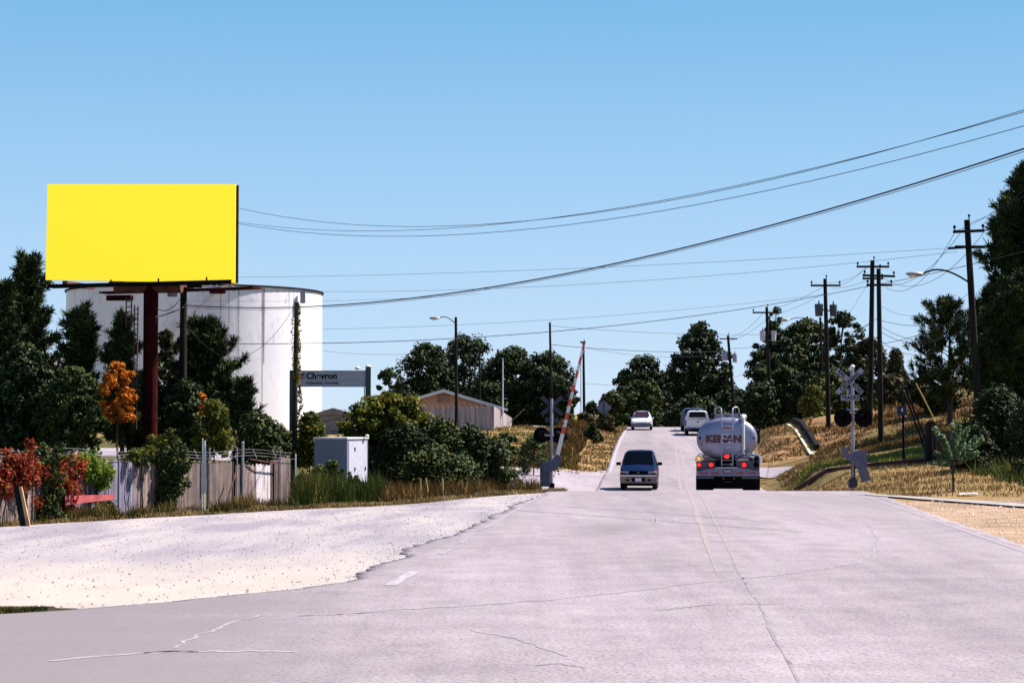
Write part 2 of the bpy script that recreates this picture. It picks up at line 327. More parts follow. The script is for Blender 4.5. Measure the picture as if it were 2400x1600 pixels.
def thing(name, label, cat, loc=(0,0,0), rz=0, group=None):
    o = bpy.data.objects.new(name, None); COL.objects.link(o); o.location = loc; o.rotation_euler = (0, 0, rz); o.empty_display_size = .2
    return tag(o, label, cat, group)
def arr_mesh(name, V, k, tone, m, parent=None, loc=None):      # V: (n*k,3) polygons of k corners each, tone per polygon
    n = len(V)//k; me = bpy.data.meshes.new(name); me.vertices.add(n*k); me.vertices.foreach_set('co', np.ascontiguousarray(V, dtype=np.float32).ravel())
    me.loops.add(n*k); me.loops.foreach_set('vertex_index', np.arange(n*k, dtype=np.int32)); me.polygons.add(n)
    me.polygons.foreach_set('loop_start', np.arange(0, n*k, k, dtype=np.int32)); me.update(calc_edges=True); me.validate()
    a = me.attributes.new('tone', 'FLOAT', 'FACE'); a.data.foreach_set('value', np.asarray(tone, dtype=np.float32)); me.materials.append(m)
    o = bpy.data.objects.new(name, me); COL.objects.link(o)
    if parent: o.parent = parent
    if loc is not None: o.location = loc
    return o
def unit(a): return a/np.maximum(np.linalg.norm(a, axis=-1, keepdims=True), 1e-9)
def leaf_quads(C, rad, per, size, r=rng, flat=.0):
    C = np.asarray(C, float); M = len(C); rad = np.broadcast_to(np.asarray(rad, float), (M, 3))
    d = unit(r.normal(size=(M, per, 3))); rr = r.random((M, per, 1))**.45
    P = C[:, None]+d*rr*rad[:, None]; nrm = unit(d*.8+r.normal(size=d.shape)*.7+np.array([0, 0, .5]))
    t = unit(np.cross(nrm, unit(r.normal(size=d.shape)))); w = np.cross(nrm, t)
    s = size*(.6+.8*r.random((M, per, 1)))
    q = np.stack([P-t*s*.5, P+w*s*.28-t*s*.05, P+t*s*.5, P-w*s*.28-t*s*.05], 2)
    tone = np.clip(.12+.30*r.random((M, 1))+.55*r.random((M, per))**1.6+.12*d[..., 2], 0, 1)
    return q.reshape(-1, 3), tone.ravel()
def tufts(C, D, per, ln, wd, r=rng):      # pine tufts: needles fan out round direction D
    C = np.asarray(C, float); M = len(C); D = unit(np.asarray(D, float))
    d = unit(D[:, None]*.85+r.normal(size=(M, per, 3))*.55); b0 = C[:, None]+D[:, None]*(r.random((M, per, 1))-.6)*ln*1.1
    s = unit(np.cross(d, r.normal(size=d.shape)))*wd*.5; l = ln*(.7+.5*r.random((M, per, 1)))
    q = np.stack([b0-s, b0+s, b0+d*l+s*.5, b0+d*l-s*.5], 2)
    tone = np.clip(.02+.50*r.random((M, 1))**1.3+.48*r.random((M, per))**1.7, 0, 1)
    return q.reshape(-1, 3), tone.ravel()

# ---------------------------------------------------------------- ground sheet
def axis(core0, core1, step, lo, hi, g=1.25):
    a = list(np.arange(core0, core1+1e-6, step)); s = step
    while a[-1] < hi: s *= g; a.append(a[-1]+s)
    s = step
    while a[0] > lo: s *= g; a.insert(0, a[0]-s)
    return np.array(a)
gx = axis(-24, 40, .6, -2500, 2500); gy = axis(16, 130, .6, -40, 3000, 1.12)
XX, YY = np.meshgrid(gx, gy); ZZ = gz(XX, YY)
T_ = np.abs(XX-XC(YY)); ZZ = ZZ-.18*(1-sstep(3.4, 4.4, T_))*(YY < 232)
CY = np.array
def lerp3(c, d, w): return c*(1-w[..., None])+np.array(d)*w[..., None]
col = np.broadcast_to(np.array([.16,.12,.05]), XX.shape+(3,)).copy()
TT = XX-XC(YY); px = (XX/np.maximum(YY, 1)*F*CP+1200)/K
nzv = np.sin(XX*1.7+YY*.9)*.5+np.sin(XX*.6-YY*1.3)*.5
left = (TT < 0); right = ~left
col = lerp3(col, (.36,.235,.11), (left*(1-sstep(5.9, 6.9, -TT+nzv*.4))*(YY > 108)).astype(float))            # straw verge, left of the hill road
col = lerp3(col, (.28,.20,.075), (left*(YY > 108)*(TT < -9)).astype(float)*.8)
col = lerp3(col, (.11,.085,.035), (left*(YY > 110)*(TT < -6.4)*(TT > -10)).astype(float))
col = lerp3(col, (.06,.045,.02), (left*(YY > 22.6)*(YY < 25)*(XX < -4)).astype(float))
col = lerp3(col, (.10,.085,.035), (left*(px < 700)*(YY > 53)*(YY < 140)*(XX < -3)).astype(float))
col = lerp3(col, (.36,.25,.17), (right*(YY < 62)*(1-sstep(7.5, 10.5, TT+nzv*.5))).astype(float))            # orange stony shoulder
col = lerp3(col, (.30,.19,.08), (right*(YY > 56)*(YY < 82)*1.0).astype(float)*.75)
col = lerp3(col, (.19,.13,.05), (right*(YY > 86)*(YY < 112)*1.0).astype(float)*.8)
col = lerp3(col, (.36,.20,.10), (right*sstep(112, 118, YY)*(YY < 150)).astype(float)*.85)
me = bpy.data.meshes.new('ground'); ny, nx = XX.shape
idx = np.arange(nx*ny).reshape(ny, nx); quads = np.stack([idx[:-1,:-1], idx[:-1,1:], idx[1:,1:], idx[1:,:-1]], -1).reshape(-1, 4)
me.from_pydata(np.stack([XX, YY, ZZ], -1).reshape(-1, 3).tolist(), [], quads.tolist()); me.shade_smooth(); me.materials.append(groundM)
ca = me.color_attributes.new('soil', 'FLOAT_COLOR', 'POINT'); ca.data.foreach_set('color', np.concatenate([col, np.ones(col.shape[:2]+(1,))], -1).astype(np.float32).ravel())
go = bpy.data.objects.new('ground', me); COL.objects.link(go); tag(go, 'dry grassy ground rolling back to the trees', kind='structure')

def sheet(name, rows, xl, xr, nc, dz, m, tone=None, parent=None):
    rows = np.asarray(rows, float); L_ = np.array([xl(y) for y in rows]); R_ = np.array([xr(y) for y in rows])
    u = np.linspace(0, 1, nc); xs = L_[:, None]*(1-u)+R_[:, None]*u; ys = np.broadcast_to(rows[:, None], xs.shape)
    zs = gz(xs, ys)+dz
    xs = np.concatenate([xs[:, :1], xs, xs[:, -1:]], 1); ys = np.concatenate([ys[:, :1], ys, ys[:, -1:]], 1); zs = np.concatenate([zs[:, :1]-.1, zs, zs[:, -1:]-.1], 1)      # the sheet's broken edge has thickness
    n0, n1 = xs.shape; me = bpy.data.meshes.new(name); I = np.arange(n0*n1).reshape(n0, n1)
    q = np.stack([I[:-1,:-1], I[:-1,1:], I[1:,1:], I[1:,:-1]], -1).reshape(-1, 4)
    me.from_pydata(np.stack([xs, ys, zs], -1).reshape(-1, 3).tolist(), [], q.tolist()); me.shade_smooth(); me.materials.append(m)
    a = me.attributes.new('tone', 'FLOAT', 'POINT'); a.data.foreach_set('value', (np.zeros(n0*n1) if tone is None else tone(xs, ys).ravel()).astype(np.float32))
    o = bpy.data.objects.new(name, me); COL.objects.link(o)
    if parent: o.parent = parent
    return o
def pw(pts): a = np.array(sorted(pts)); return lambda y: np.interp(y, a[:, 0], a[:, 1])
jit = lambda y, a=.10: a*(math.sin(y*2.3)+.6*math.sin(y*5.1+1)+.5*math.sin(y*11.7+2))*.6
_xl = pw([(-40,-34),(22.4,-32),(23.0,-6.2),(23.6,-5.2),(24.5,-4.3),(25.8,-3.3),(27.5,-2.35),(30.7,-2.1),(35.6,-1.72),(39.8,-1.15),(43.2,-.72),(52.2,.02),(60,.78),(66,1.15),(72,1.75),(84,2.9),(90,3.6),(104,4.6),(110,5.15),(250,15.6)])
_xr = pw([(-40,3.6),(20,7.9),(34,9.0),(50,10.25),(60,11.2),(66,11.5),(70,11.2),(78,11.1),(90,11.8),(100,12.4),(125,14.5),(250,23.6)])
def wear(xs, ys):
    t = xs-XC(ys)
    w = .16*np.exp(-((np.abs(t-2.5))/.8)**2)+.12*np.exp(-((np.abs(t+2.4))/.7)**2)
    w = w*(.55+.45*np.sin(ys*.09+1))
    q = (ys-38)/26      # dark sweep of turning tyres over the right lane
    w += .0*np.exp(-((t-(1.0+3.4*q-1.0*q*q*np.sign(q)))/(.45+.25*np.abs(q)))**2)*sstep(33, 42, ys)*(1-sstep(60, 66, ys))
    w += .34*np.exp(-((t-2.6)/2.0)**2)*sstep(44, 54, ys)*(1-sstep(61, 66, ys))+.22*np.exp(-((t-4.4)/.9)**2)*sstep(30, 42, ys)*(1-sstep(58, 64, ys))
    w += .30*np.exp(-((t-(3.9))/.35)**2-((ys-37)/4)**2)
    w += .85*np.exp(-((t+2.2)/.75)**2-((ys-41.5)/2.4)**2)+.3*np.exp(-((t+1.7)/1.1)**2-((ys-50)/5)**2)
    w += .5*np.exp(-((t+2.4)/.8)**2-((ys-146)/9)**2)+.35*np.exp(-((t+.6)/.5)**2-((ys-132)/8)**2)
    w += .85*sstep(0, 2.6, -(t+3.2+(ys-17)*.12+.25*np.sin(ys*2)))*(1-sstep(24, 29, ys))
    w += .30*sstep(0, .3, -(t+5.0))*sstep(26, 30, ys)*(1-sstep(60, 64, ys))
    return np.clip(w, 0, .9)
_jr = np.convolve(np.random.default_rng(4).normal(size=1010), [.1,.2,.4,.2,.1], 'same')*.09+np.convolve(np.random.default_rng(5).normal(size=1010), np.ones(15)/15, 'same')*.30
rows = np.concatenate([np.arange(-30, 20, 2), np.arange(20, 66, .15), np.arange(66, 112, .5), np.arange(112, 250, 1.5)])
road = sheet('road', rows, lambda y: _xl(y)+(_jr[int(abs(y)*6.67) % 997] if y < 62 else 0), lambda y: _xr(y)+jit(y+9, .07), 60, .030, asphM, wear)
tag(road, 'pale two lane asphalt road running over a crest, a dip and the next hill', kind='structure')
# gravel lot
_gl = pw([(19,-60),(30,-60),(38,-60)])
gedge = pw([(-75,33),(-30,36),(-17,42),(-12.6,48.0),(-9.9,53.3),(-6.6,58.5),(-2.6,61.2),(.6,63.6),(1.6,66),(3,66.5)])      # y of far edge for x
def gravel_sheet():
    xs = np.arange(-70, 4.5, .3); vs = []; rows_ = 80; V = []
    for x in xs:
        y1 = gedge(x)+.18*math.sin(x*3.1)+.12*math.sin(x*7.7); y0 = 18.0
        V.append([(x, y0+(y1-y0)*(j/(rows_-1))) for j in range(rows_)])
    A = np.array(V); z = gz(A[..., 0], A[..., 1])+.016
    z = z-.2*sstep(-4.4, -3.6, A[..., 0]-XC(A[..., 1]))
    z = z-.22*np.exp(-((A[..., 0]+6.6)/.95)**2-((A[..., 1]-23.8)/.42)**2)
    n0, n1 = A.shape[:2]; I = np.arange(n0*n1).reshape(n0, n1)
    q = np.stack([I[:-1,:-1], I[1:,:-1], I[1:,1:], I[:-1,1:]], -1).reshape(-1, 4)
    me = bpy.data.meshes.new('gravel_lot'); me.from_pydata(np.concatenate([A, z[..., None]], -1).reshape(-1, 3).tolist(), [], q.tolist())
    me.shade_smooth(); me.materials.append(gravM); o = bpy.data.objects.new('gravel_lot', me); COL.objects.link(o); return o
tag(gravel_sheet(), 'white gravel lot left of the road in front of the fence', kind='structure')
# side roads
_cl = pw([(84,1.5),(88,-2),(94,-7),(100,-10),(110,-14)])
sroad = sheet('side_road', np.arange(86, 112.5, .5), lambda y: (-24 if y > 97 else 2.4-(y-86)*2.4) if y < 109.4 else float(_xl(y))-1.6+(y-109.4)*.6, lambda y: float(_xl(y))+.9, 40, .022, asphFarM); tag(sroad, 'pale side road joining from the left behind the crossing', kind='structure')
def band(name, pts, w, dz, m, label=None, parent=None, kind='structure', jn=0, n=None):
    US = (-.5, 0, .5) if hasattr(w, '__call__') and w(0) < 3 or (not hasattr(w, '__call__')) else [i/24-.5 for i in range(25)]; NU = len(US)
    P = [Vector((p[0], p[1], 0)) for p in pts]; D = []; mb = MB(); vs = []
    dense = [P[0]]
    for a, b_ in zip(P[:-1], P[1:]):
        k = max(1, int((b_-a).length/.4))
        for i in range(1, k+1): dense.append(a.lerp(b_, i/k))
    for i, p in enumerate(dense):
        t = (dense[min(i+1, len(dense)-1)]-dense[max(i-1, 0)]).normalized(); s = Vector((-t.y, t.x, 0))
        ww = (w if not hasattr(w, '__call__') else w(i/(len(dense)-1)))*(1+jn*random.uniform(-1, 1))
        for u in US:
            q = p+s*ww*u; vs.append((q.x, q.y, G(q.x, q.y)+dz))
    fs = []
    for i in range(len(dense)-1):
        for u in range(NU-1): a = i*NU+u; fs.append((a, a+1, a+NU+1, a+NU))
    mb.add(vs, fs); o = mb(name, m, parent)
    if label: tag(o, label, kind=kind)
    return o
band('side_road', [(12.6,109.2),(14.2,109.8),(15.9,110.6)], lambda u: 12-4*u, .04, asphFarM, 'pale side road opening on the right beside the tanker')
band('side_road', [(15.8,150),(19,151),(24.2,155)], 3.0, .05, asphFarM, 'thin pale lane climbing right behind the tanker')
band('pavement', [(10.9,61.5),(12.0,56.5),(13.4,52.0),(16,45)], lambda u: .5+.6*u, .05, conM, 'pale concrete strip along the right grass verge')
# markings as children of the road
def along(t0, y0, t1, y1, n=12): return [(float(XC(y0+(y1-y0)*i/n))+t0+(t1-t0)*i/n, y0+(y1-y0)*i/n) for i in range(n+1)]
for t in (-.17, .17):
    band('centre_line', along(t-.18, 29, t-.02, 72), (lambda u: .13*min(1, .12+u*2.6)) if t < 0 else (lambda u: .07*min(1, .1+u*1.6)), .0345, yellNearM, parent=road, jn=.35)
    band('centre_line', along(t, 72, t, 176), .13, .0345, yellM, parent=road)
band('edge_line', along(-4.78, 26.9, -4.78, 29.4), .17, .0345, wlineM, parent=road, jn=.06)
band('edge_line', along(-4.80, 33.2, -4.78, 34.6), .10, .0345, wfaintM, parent=road, jn=.3)
band('edge_line', along(-4.80, 36.4, -4.78, 37.6), .10, .0345, wfaintM, parent=road, jn=.3)
band('edge_line', along(-4.80, 41.5, -4.75, 64), .09, .0345, wfaintM, parent=road, jn=.1)
band('edge_line', along(5.0, 24, 5.0, 64), .11, .0345, wfaintM, parent=road, jn=.1)
band('edge_line', along(-3.95, 110, -3.95, 178), .16, .0345, wlineM, parent=road)
def gpt(dx, dy): Y = 10267/((dy-972)*K); return (X(dx, Y), Y)
def wiggle(pts, a=.05):
    out = []
    for p, q in zip(pts[:-1], pts[1:]):
        for i in range(6): u = i/6; out.append((p[0]*(1-u)+q[0]*u+random.uniform(-a, a), p[1]*(1-u)+q[1]*u+random.uniform(-a, a)*2))
    return out+[pts[-1]]
sandM = linem('sand in the cracks', (.34,.28,.26), .35, .65, (2,2,1))
def crk(name, px_, w, m, a=.04): band(name, wiggle([gpt(*p) for p in px_], a), w, .0335, m, parent=road, jn=.5)
crk('crack', [(1680,1290),(1712,1345),(1745,1400),(1775,1470),(1830,1560),(1850,1600)], .035, crackM, .02)
crk('crack', [(690,1418),(900,1405),(1100,1392),(1260,1380),(1420,1365),(1590,1342),(1712,1331),(1830,1318),(1960,1298),(2000,1275),(2012,1240),(1990,1205)], .05, skidM, .04)
crk('crack', [(1085,1450),(1150,1462),(1215,1478),(1300,1510)], .05, skidM, .02)
crk('crack', [(1230,1530),(1290,1528),(1340,1537)], .03, crackM, .03)
crk('crack', [(120,1520),(330,1503),(520,1498),(680,1500)], .08, sandM, .03); crk('crack', [(410,1490),(450,1465),(520,1440),(600,1415)], .04, sandM, .04)
crk('crack', [(320,1503),(400,1498),(460,1500)], .05, rubberM, .01)
crk('crack', [(1500,1405),(1640,1392),(1800,1390)], .03, crackM, .04)
for dx in (1500, 1508, 1551): crk('road_mark', [(dx,1192),(dx,1203)], .09, skidM, .01)

# loose stones on the lot: stuff
def stones(name, n, region, size, m, label):
    mb = MB()
    for i in range(n):
        x, y = region(); s = size*random.choice([.5,.6,.7,1,1,1.7]); z = G(x, y)+.03
        vs = [(x+s*random.uniform(.5,1)*math.cos(a), y+s*random.uniform(.5,1)*math.sin(a), z-.01) for a in (0,1.5,3.1,4.6)]+[(x+s*.3*random.uniform(-1,1), y, z+s*random.uniform(.15,.4))]
        mb.add(vs, [(0,1,4),(1,2,4),(2,3,4),(3,0,4)])
    return tag(mb(name, m, smooth=False), label, kind='stuff')
def rlot():
    while True:
        y = 24+38*random.random()**.8; x = random.uniform(-.26*y, .03*y)
        if y < gedge(x)-.3 and x < _xl(y)-.05: return x, y
stones('gravel', 2600, rlot, .017, simple('dark stones', (.22,.17,.19), .9, var=.3), 'dark loose stones scattered over the white gravel lot')
def rspill():
    y = 24+40*random.random(); return float(_xl(y))+random.gauss(.05, .28), y
stones('gravel', 1500, rspill, .020, simple('spilled white stones', (.40,.36,.37), .9, var=.2), 'white stones spilled over the broken asphalt edge')
def rsh():
    while True:
        y = random.uniform(32, 56); x = random.uniform(_xr(y)+.1, _xr(y)+3.4)
        return x, y
stones('gravel', 1300, rsh, .032, simple('pale stones', (.46,.34,.28), .9, var=.25), 'pale stones on the orange right shoulder')

# ---------------------------------------------------------------- grass: stuff
def grass(label, m, quads, n, h, w=.03, name='grass', lean=.35, keep=None, tonev=0.):
    A = np.array([sum([(q[1][0]-q[0][0])**2+(q[1][1]-q[0][1])**2 for _ in [0]])**.5*abs(q[3][1]-q[0][1]+.5) for q in quads]); A = A/A.sum()
    k = rng.choice(len(quads), n, p=A); Q = np.array(quads)[k]; u = rng.random((n, 1)); v = rng.random((n, 1))
    p = (Q[:, 0]*(1-u)+Q[:, 1]*u)*(1-v)+(Q[:, 3]*(1-u)+Q[:, 2]*u)*v
    if keep is not None: s = keep(p[:, 0], p[:, 1]); p = p[s]
    nz = np.sin(p[:, 0]*1.9+p[:, 1]*.8)+np.sin(p[:, 0]*.7-p[:, 1]*1.6+2)+np.sin(p[:, 0]*4.1+p[:, 1]*3.3)
    s = rng.random(len(p)) < (.45+.22*nz); p = p[s]; nz = nz[s]; n = len(p)
    z = gz(p[:, 0], p[:, 1]); B = np.stack([p[:, 0], p[:, 1], z-.02], 1)
    hh = h*(.45+.75*rng.random(n))*(.75+.18*nz); d = np.stack([rng.normal(size=n)*lean, rng.normal(size=n)*lean, np.ones(n)], 1)*hh[:, None]
    a = rng.random(n)*math.pi; s = np.stack([np.cos(a), np.sin(a)*.4, np.zeros(n)], 1)*w
    V = np.stack([B-s, B+s, B+d*.98+s*.15], 1).reshape(-1, 3)
    tone = np.clip(.18+tonev+.12*nz+.6*rng.random(n), 0, 1)
    return tag(arr_mesh(name, V, 3, tone, m), label, kind='stuff')
def D(dx, Y): return (X(dx, Y), Y)
fence_y = pw([(-30,33.5),(-18,44.5),(-12.86,50),(-8.9,57.5),(-7.1,65.4),(-6.4,68)])
def vq(x0, x1, w0, w1): return [(x0, gedge(x0)-.1), (x1, gedge(x1)-.1), (x1, gedge(x1)+w1), (x0, gedge(x0)+w0)]
grass('dry brown grass strip between the gravel lot and the fence', dryM, [vq(-14,-9.9,2.2,2.2), vq(-9.9,-6.6,2.4,3.0), vq(-6.6,-2.6,3.2,4), vq(-2.6,.6,4,4.2), vq(.6,1.8,3.5,3.5)], 26000, .16, .02)
grass('rough weeds at the foot of the weathered fence', weedM, [[(-14,48.6),(-9.6,55.6),(-9.6,57),(-14,50)], [(-9.6,55.6),(-6.6,61.5),(-6.8,64.5),(-9.6,57.2)]], 9000, .42, .02)
grass('tall green weeds in front of the grey cabinet', greenwM, [[(-7.0,62.5),(-4.3,64.8),(-4.3,67),(-7.0,66)]], 6500, .95, .025, lean=.18)
grass('reddish weeds between the cabinet and the left crossing signal', rustwM, [[(-4.4,64),(1.0,69),(1.0,73),(-4.4,68)], [(-4.4,66),(-.5,76),(-1,79),(-5,72)]], 14000, .5, .022)
grass('yellow field grass on the left hill below the house', dryM, [[D(1000,108),D(1330,108),D(1330,150),D(1000,150)]], 30000, .20, .05, tonev=-.05)
grass('tall rusty weeds on the bank left of the hill road', rustwM, [[D(1185,110.5),(3.9,110.5),(8.3,172),D(1330,172)]], 52000, .6, .05, keep=lambda x, y: (x-XC(y) < -5.9-.012*(y-110)-2.2*np.exp(-(y-110)/6)))
grass('low green and rusty weeds above the side road left of the hill road', weedM, [[D(1080,109),D(1370,110.5),D(1360,119),D(1100,118)]], 16000, .5, .035, keep=lambda x, y: (x-XC(y) < -5.9))
grass('straw coloured verge along the hill road', dryM, [[(3.4,109.6),(5.1,109.6),(10.3,176),(8.0,176)]], 9000, .22, .05)
grass('tan grass around the right crossing signal', dryM, [[(11.4,60),(22,50),(24,66),(12,82)],[(11.3,74),(24,66),(26,80),(12.0,94)]], 42000, .18, .022, keep=lambda x, y: (x > _xr(y)+.15))
grass('dark weeds below the bushes on the right', greenwM, [[(15.8,60),(20,56),(22,70),(16.5,72)]], 7000, .55, .03)
grass('green grass strip behind the rail on the right', greengM, [[D(1800,88),D(2200,86),D(2200,91),D(1800,94)]], 12000, .22, .03)
grass('rusty tall grass on the right hillside', rustwM, [[D(1870,95),D(2210,92),D(2230,120),D(1850,126)]], 40000, .30, .035, tonev=.12)
grass('dry grass slope right of the tanker', dryM, [[D(1740,117),D(1860,115),D(1870,149),D(1740,147)]], 16000, .2, .05, keep=lambda x, y: (x > _xr(y)+.3))
grass('tan grass on the low slope between the tanker and the green strip', dryM, [[D(1800,94),D(2000,90),D(1960,104),D(1780,106)],[D(1850,104),D(1960,102),D(1960,112),D(1868,114)]], 22000, .2, .035)
grass('dry grass tufts in the hollow at the asphalt edge', weedM, [[(-7.0,23.2),(-5.5,23.6),(-5.6,24.1),(-7.0,24.3)]], 5000, .10, .010, tonev=-.15)
grass('orange weeds on the far right bank', rustwM, [[D(2040,118),D(2330,112),D(2330,140),D(1950,145)]], 12000, .35, .05, tonev=.05)

# ---------------------------------------------------------------- trees
def branchy(mb, p0, p1, r0, r1, k=4, wob=.05):
    p0 = Vector(p0); p1 = Vector(p1); L = (p1-p0).length; pts = []
    for i in range(k+1):
        u = i/k; q = p0.lerp(p1, u); w = wob*L*math.sin(u*math.pi)
        pts.append(q+Vector((random.uniform(-w, w), random.uniform(-w, w), random.uniform(0, w))))
    mb.tube(pts, [r0+(r1-r0)*i/k for i in range(k+1)], 6)
def prof(shape, u):      # u 0 bottom..1 top -> relative radius
    if shape == 'pine': return (max(.05, 1-u)**.58)*(.55+.45*min(1, u*5+.3))
    if shape == 'cone': return max(.04, 1-u)*1.0
    if shape == 'round': return math.sqrt(max(0, 1-((u-.38)/.63)**2)) if u > .38 else .72+.28*u/.38
    if shape == 'dome': return math.sqrt(max(0, 1-u*u))
    if shape == 'col': return min(1, .35+2.2*u, (1.02-u)*3.2)
    return 1
def tree(name, label, cx, top, bot, hw, Y, m, shape='round', nclump=70, per=60, leaf=.3, clump=.22, trunk=.18, base=None, group=None, seed=0, kind='leaf', depth=.8, cat='tree', lean=0, thin=.0):
    random.seed(seed*13+int(cx)); r = np.random.default_rng(seed*7+int(cx)+3)
    g = gp(cx if base is None else base, Y); P1 = at(cx+lean, top, Y); zb = at(cx, bot, Y).z; Rm = hw*mpp(Y)
    zb = max(zb, g.z+.02); H = P1.z-zb; ctr = X(cx, Y)-g.x; off = zb-g.z
    t = thing(name, label, cat, g, 0, group); tb = MB()
    if kind == 'leaf':
        C = []; rad = []; leaf *= .9; nclump = int(nclump*2.1); clump *= .98; per = int(per*1.1)
        lobes = [(random.uniform(0, 6.28), random.uniform(0, 1), random.uniform(.72, 1.15)) for _ in range(9)]
        for i in range(nclump):
            u = random.random()
            if i < 3: u = 1-.03*i
            a = random.uniform(0, 6.28); f = 1.0
            for la, lu, lr in lobes:
                d = math.exp(-((math.atan2(math.sin(a-la), math.cos(a-la)))/.7)**2-((u-lu)/.22)**2); f += (lr-1)*d*1.3
            pr = prof(shape, u)*Rm*f*.98; rr = pr*random.random()**.5
            x = ctr+rr*math.cos(a); y = rr*math.sin(a)*depth; z = off+u*H
            C.append((x, y, z)); c = clump*Rm*random.uniform(.55, 1.35); rad.append((c, c, c*.8))
        tp = Vector((ctr+random.uniform(-.1, .1)*Rm, 0, off+H*.72)); branchy(tb, (0, 0, -.15), tp, trunk, trunk*.2, 6, .012)
        for i in range(0, nclump, max(1, nclump//22)):
            c = Vector(C[i]); st = Vector((0, 0, 0)).lerp(tp, max(.15, min(1, (c.z-.22*(c.xy-tp.xy).length)/max(tp.z, .1)*.93))); branchy(tb, st, c, trunk*.3, trunk*.05, 3, .06)
        V, tone = leaf_quads(C, rad, per, leaf, r)
    else:
        tp = Vector((ctr+lean*mpp(Y), 0, off+H*.97)); branchy(tb, (0, 0, -.15), tp, trunk, trunk*.12, 7, .008)
        C = []; Dn = []; nb = int(nclump*(.52 if shape == 'pine' else .8)); ang = 0
        for i in range(nb):
            u = (i+.5)/nb; u = u**.9; ang += 2.4+random.uniform(-.4, .4); L = prof(shape, u)*Rm*(random.uniform(.45, 1.25) if shape == 'pine' else random.uniform(.6, 1.2))
            z0 = off+u*H*.97; st = Vector((0, 0, 0)).lerp(tp, min(.99, z0/tp.z)); rise = random.uniform(.15, .55)*L*(.6+.8*u)
            e = st+Vector((L*math.cos(ang), L*math.sin(ang)*depth, rise)); branchy(tb, st, e, trunk*.22*(1.1-u*.7), trunk*.04, 3, .05)
            nt_ = max(4, int(per/10*(.35+L/Rm)))
            for k in range(nt_):
                v = random.uniform(.30, 1.05) if k > 1 else 1.02; sp = .10*L*(1-.45*v)+.07
                q = st.lerp(e, v)+Vector((random.gauss(0, sp), random.gauss(0, sp), random.gauss(0, sp*.5)+.12*v)); C.append(tuple(q))
                Dn.append((math.cos(ang)*.55+random.gauss(0, .25), math.sin(ang)*.55+random.gauss(0, .25), .75))
        for k in range(6): C.append((tp.x+random.gauss(0, .1), random.gauss(0, .1), tp.z-.25*k*leaf*2)); Dn.append((0, 0, 1))
        V, tone = tufts(C, Dn, 36, leaf*1.05, leaf*.15, r)
    tb('trunk', barkM, t); arr_mesh('crown', V, 4, tone, m, t)
    return t
def shrub(label, cx, top, bot, hw, Y, m, seed=0, n=46, per=70, leaf=.16, shape='dome', clump=.32, name='shrub', cat='shrub', group=None, depth=.7, trunk=.04, **k):
    return tree(name, label, cx, top, bot, hw, Y, m, shape, n, per, leaf, clump, trunk, seed=seed, cat=cat, group=group, depth=depth, **k)
P = 'pine'
# left stand of pines behind the fence
tree('pine_tree','tall spire topped pine at the left edge, rising left of the billboard',62,592,1020,88,84,pineM,'pine',170,126,.30,.115,.16,kind=P,seed=1)
tree('pine_tree','dark pine cut by the left edge of the photo below the tall spire',5,655,1020,62,78,pineM,'pine',90,126,.30,.16,.15,kind=P,seed=2)
tree('pine_tree','bright tipped pine standing between the leftmost spire and the billboard pole',185,712,1020,70,77,pineM,'pine',100,126,.27,.13,.13,kind=P,seed=3)
tree('pine_tree','pine half hidden behind the ladder and left of the billboard pole',282,728,1020,58,76,pineM,'pine',80,126,.25,.14,.12,kind=P,seed=4)
tree('pine_tree','triangular pine right of the wooden pole, in front of the white tank',470,738,1015,105,80,pineM,'pine',190,126,.27,.11,.16,kind=P,seed=5)
tree('pine_tree','small pine leaning its tips over the foot of the white tank',555,880,1015,46,77,pineM,'pine',40,108,.24,.17,.09,kind=P,seed=6)
tree('broadleaf_tree','reddish dark broadleaf tree between the billboard pole and the wooden pole',378,762,1020,42,84,brownM,'round',60,70,.20,.24,.12,seed=7)
tree('broadleaf_tree','deep shaded tree filling the left edge behind the red creeper',60,800,1040,90,72,darkM,'round',90,90,.20,.22,.14,seed=8)
tree('broadleaf_tree','dark green tree behind the creepers, left of the orange sumac',165,850,1040,80,70,mixM,'round',80,90,.17,.22,.12,seed=9)
tree('broadleaf_tree','dark broadleaf tree at the foot of the billboard pole',330,860,1045,70,80,darkM,'round',80,90,.18,.22,.12,seed=10)
tree('broadleaf_tree','dark undergrowth tree behind the wooden transformer pole',430,880,1050,60,74,darkM,'round',70,90,.18,.22,.1,seed=11)
tree('sumac_tree','small orange autumn tree left of the billboard pole',272,838,965,48,68,orangeM,'round',34,60,.15,.20,.05,seed=12)
shrub('small sprig of orange leaves in front of the triangular pine',465,905,960,17,68,orangeM,13,9,22,.11)
shrub('yellow green bush below the triangular pine',492,928,1050,52,68,yelM,14,40,75,.14)
shrub('low mixed green bush left of the vine covered pole',595,962,1060,62,72,mixM,15,44,80,.15)
shrub('yellowing bush around the vine covered pole',715,955,1075,48,74,yelM,16,40,80,.15)
shrub('dark bush between the fence gate and the white tank',640,985,1070,60,76,mixM,17,40,80,.16)
shrub('olive hedge rising behind the fence left of the gate',400,1010,1090,36,60.5,mixM,18,26,80,.12)
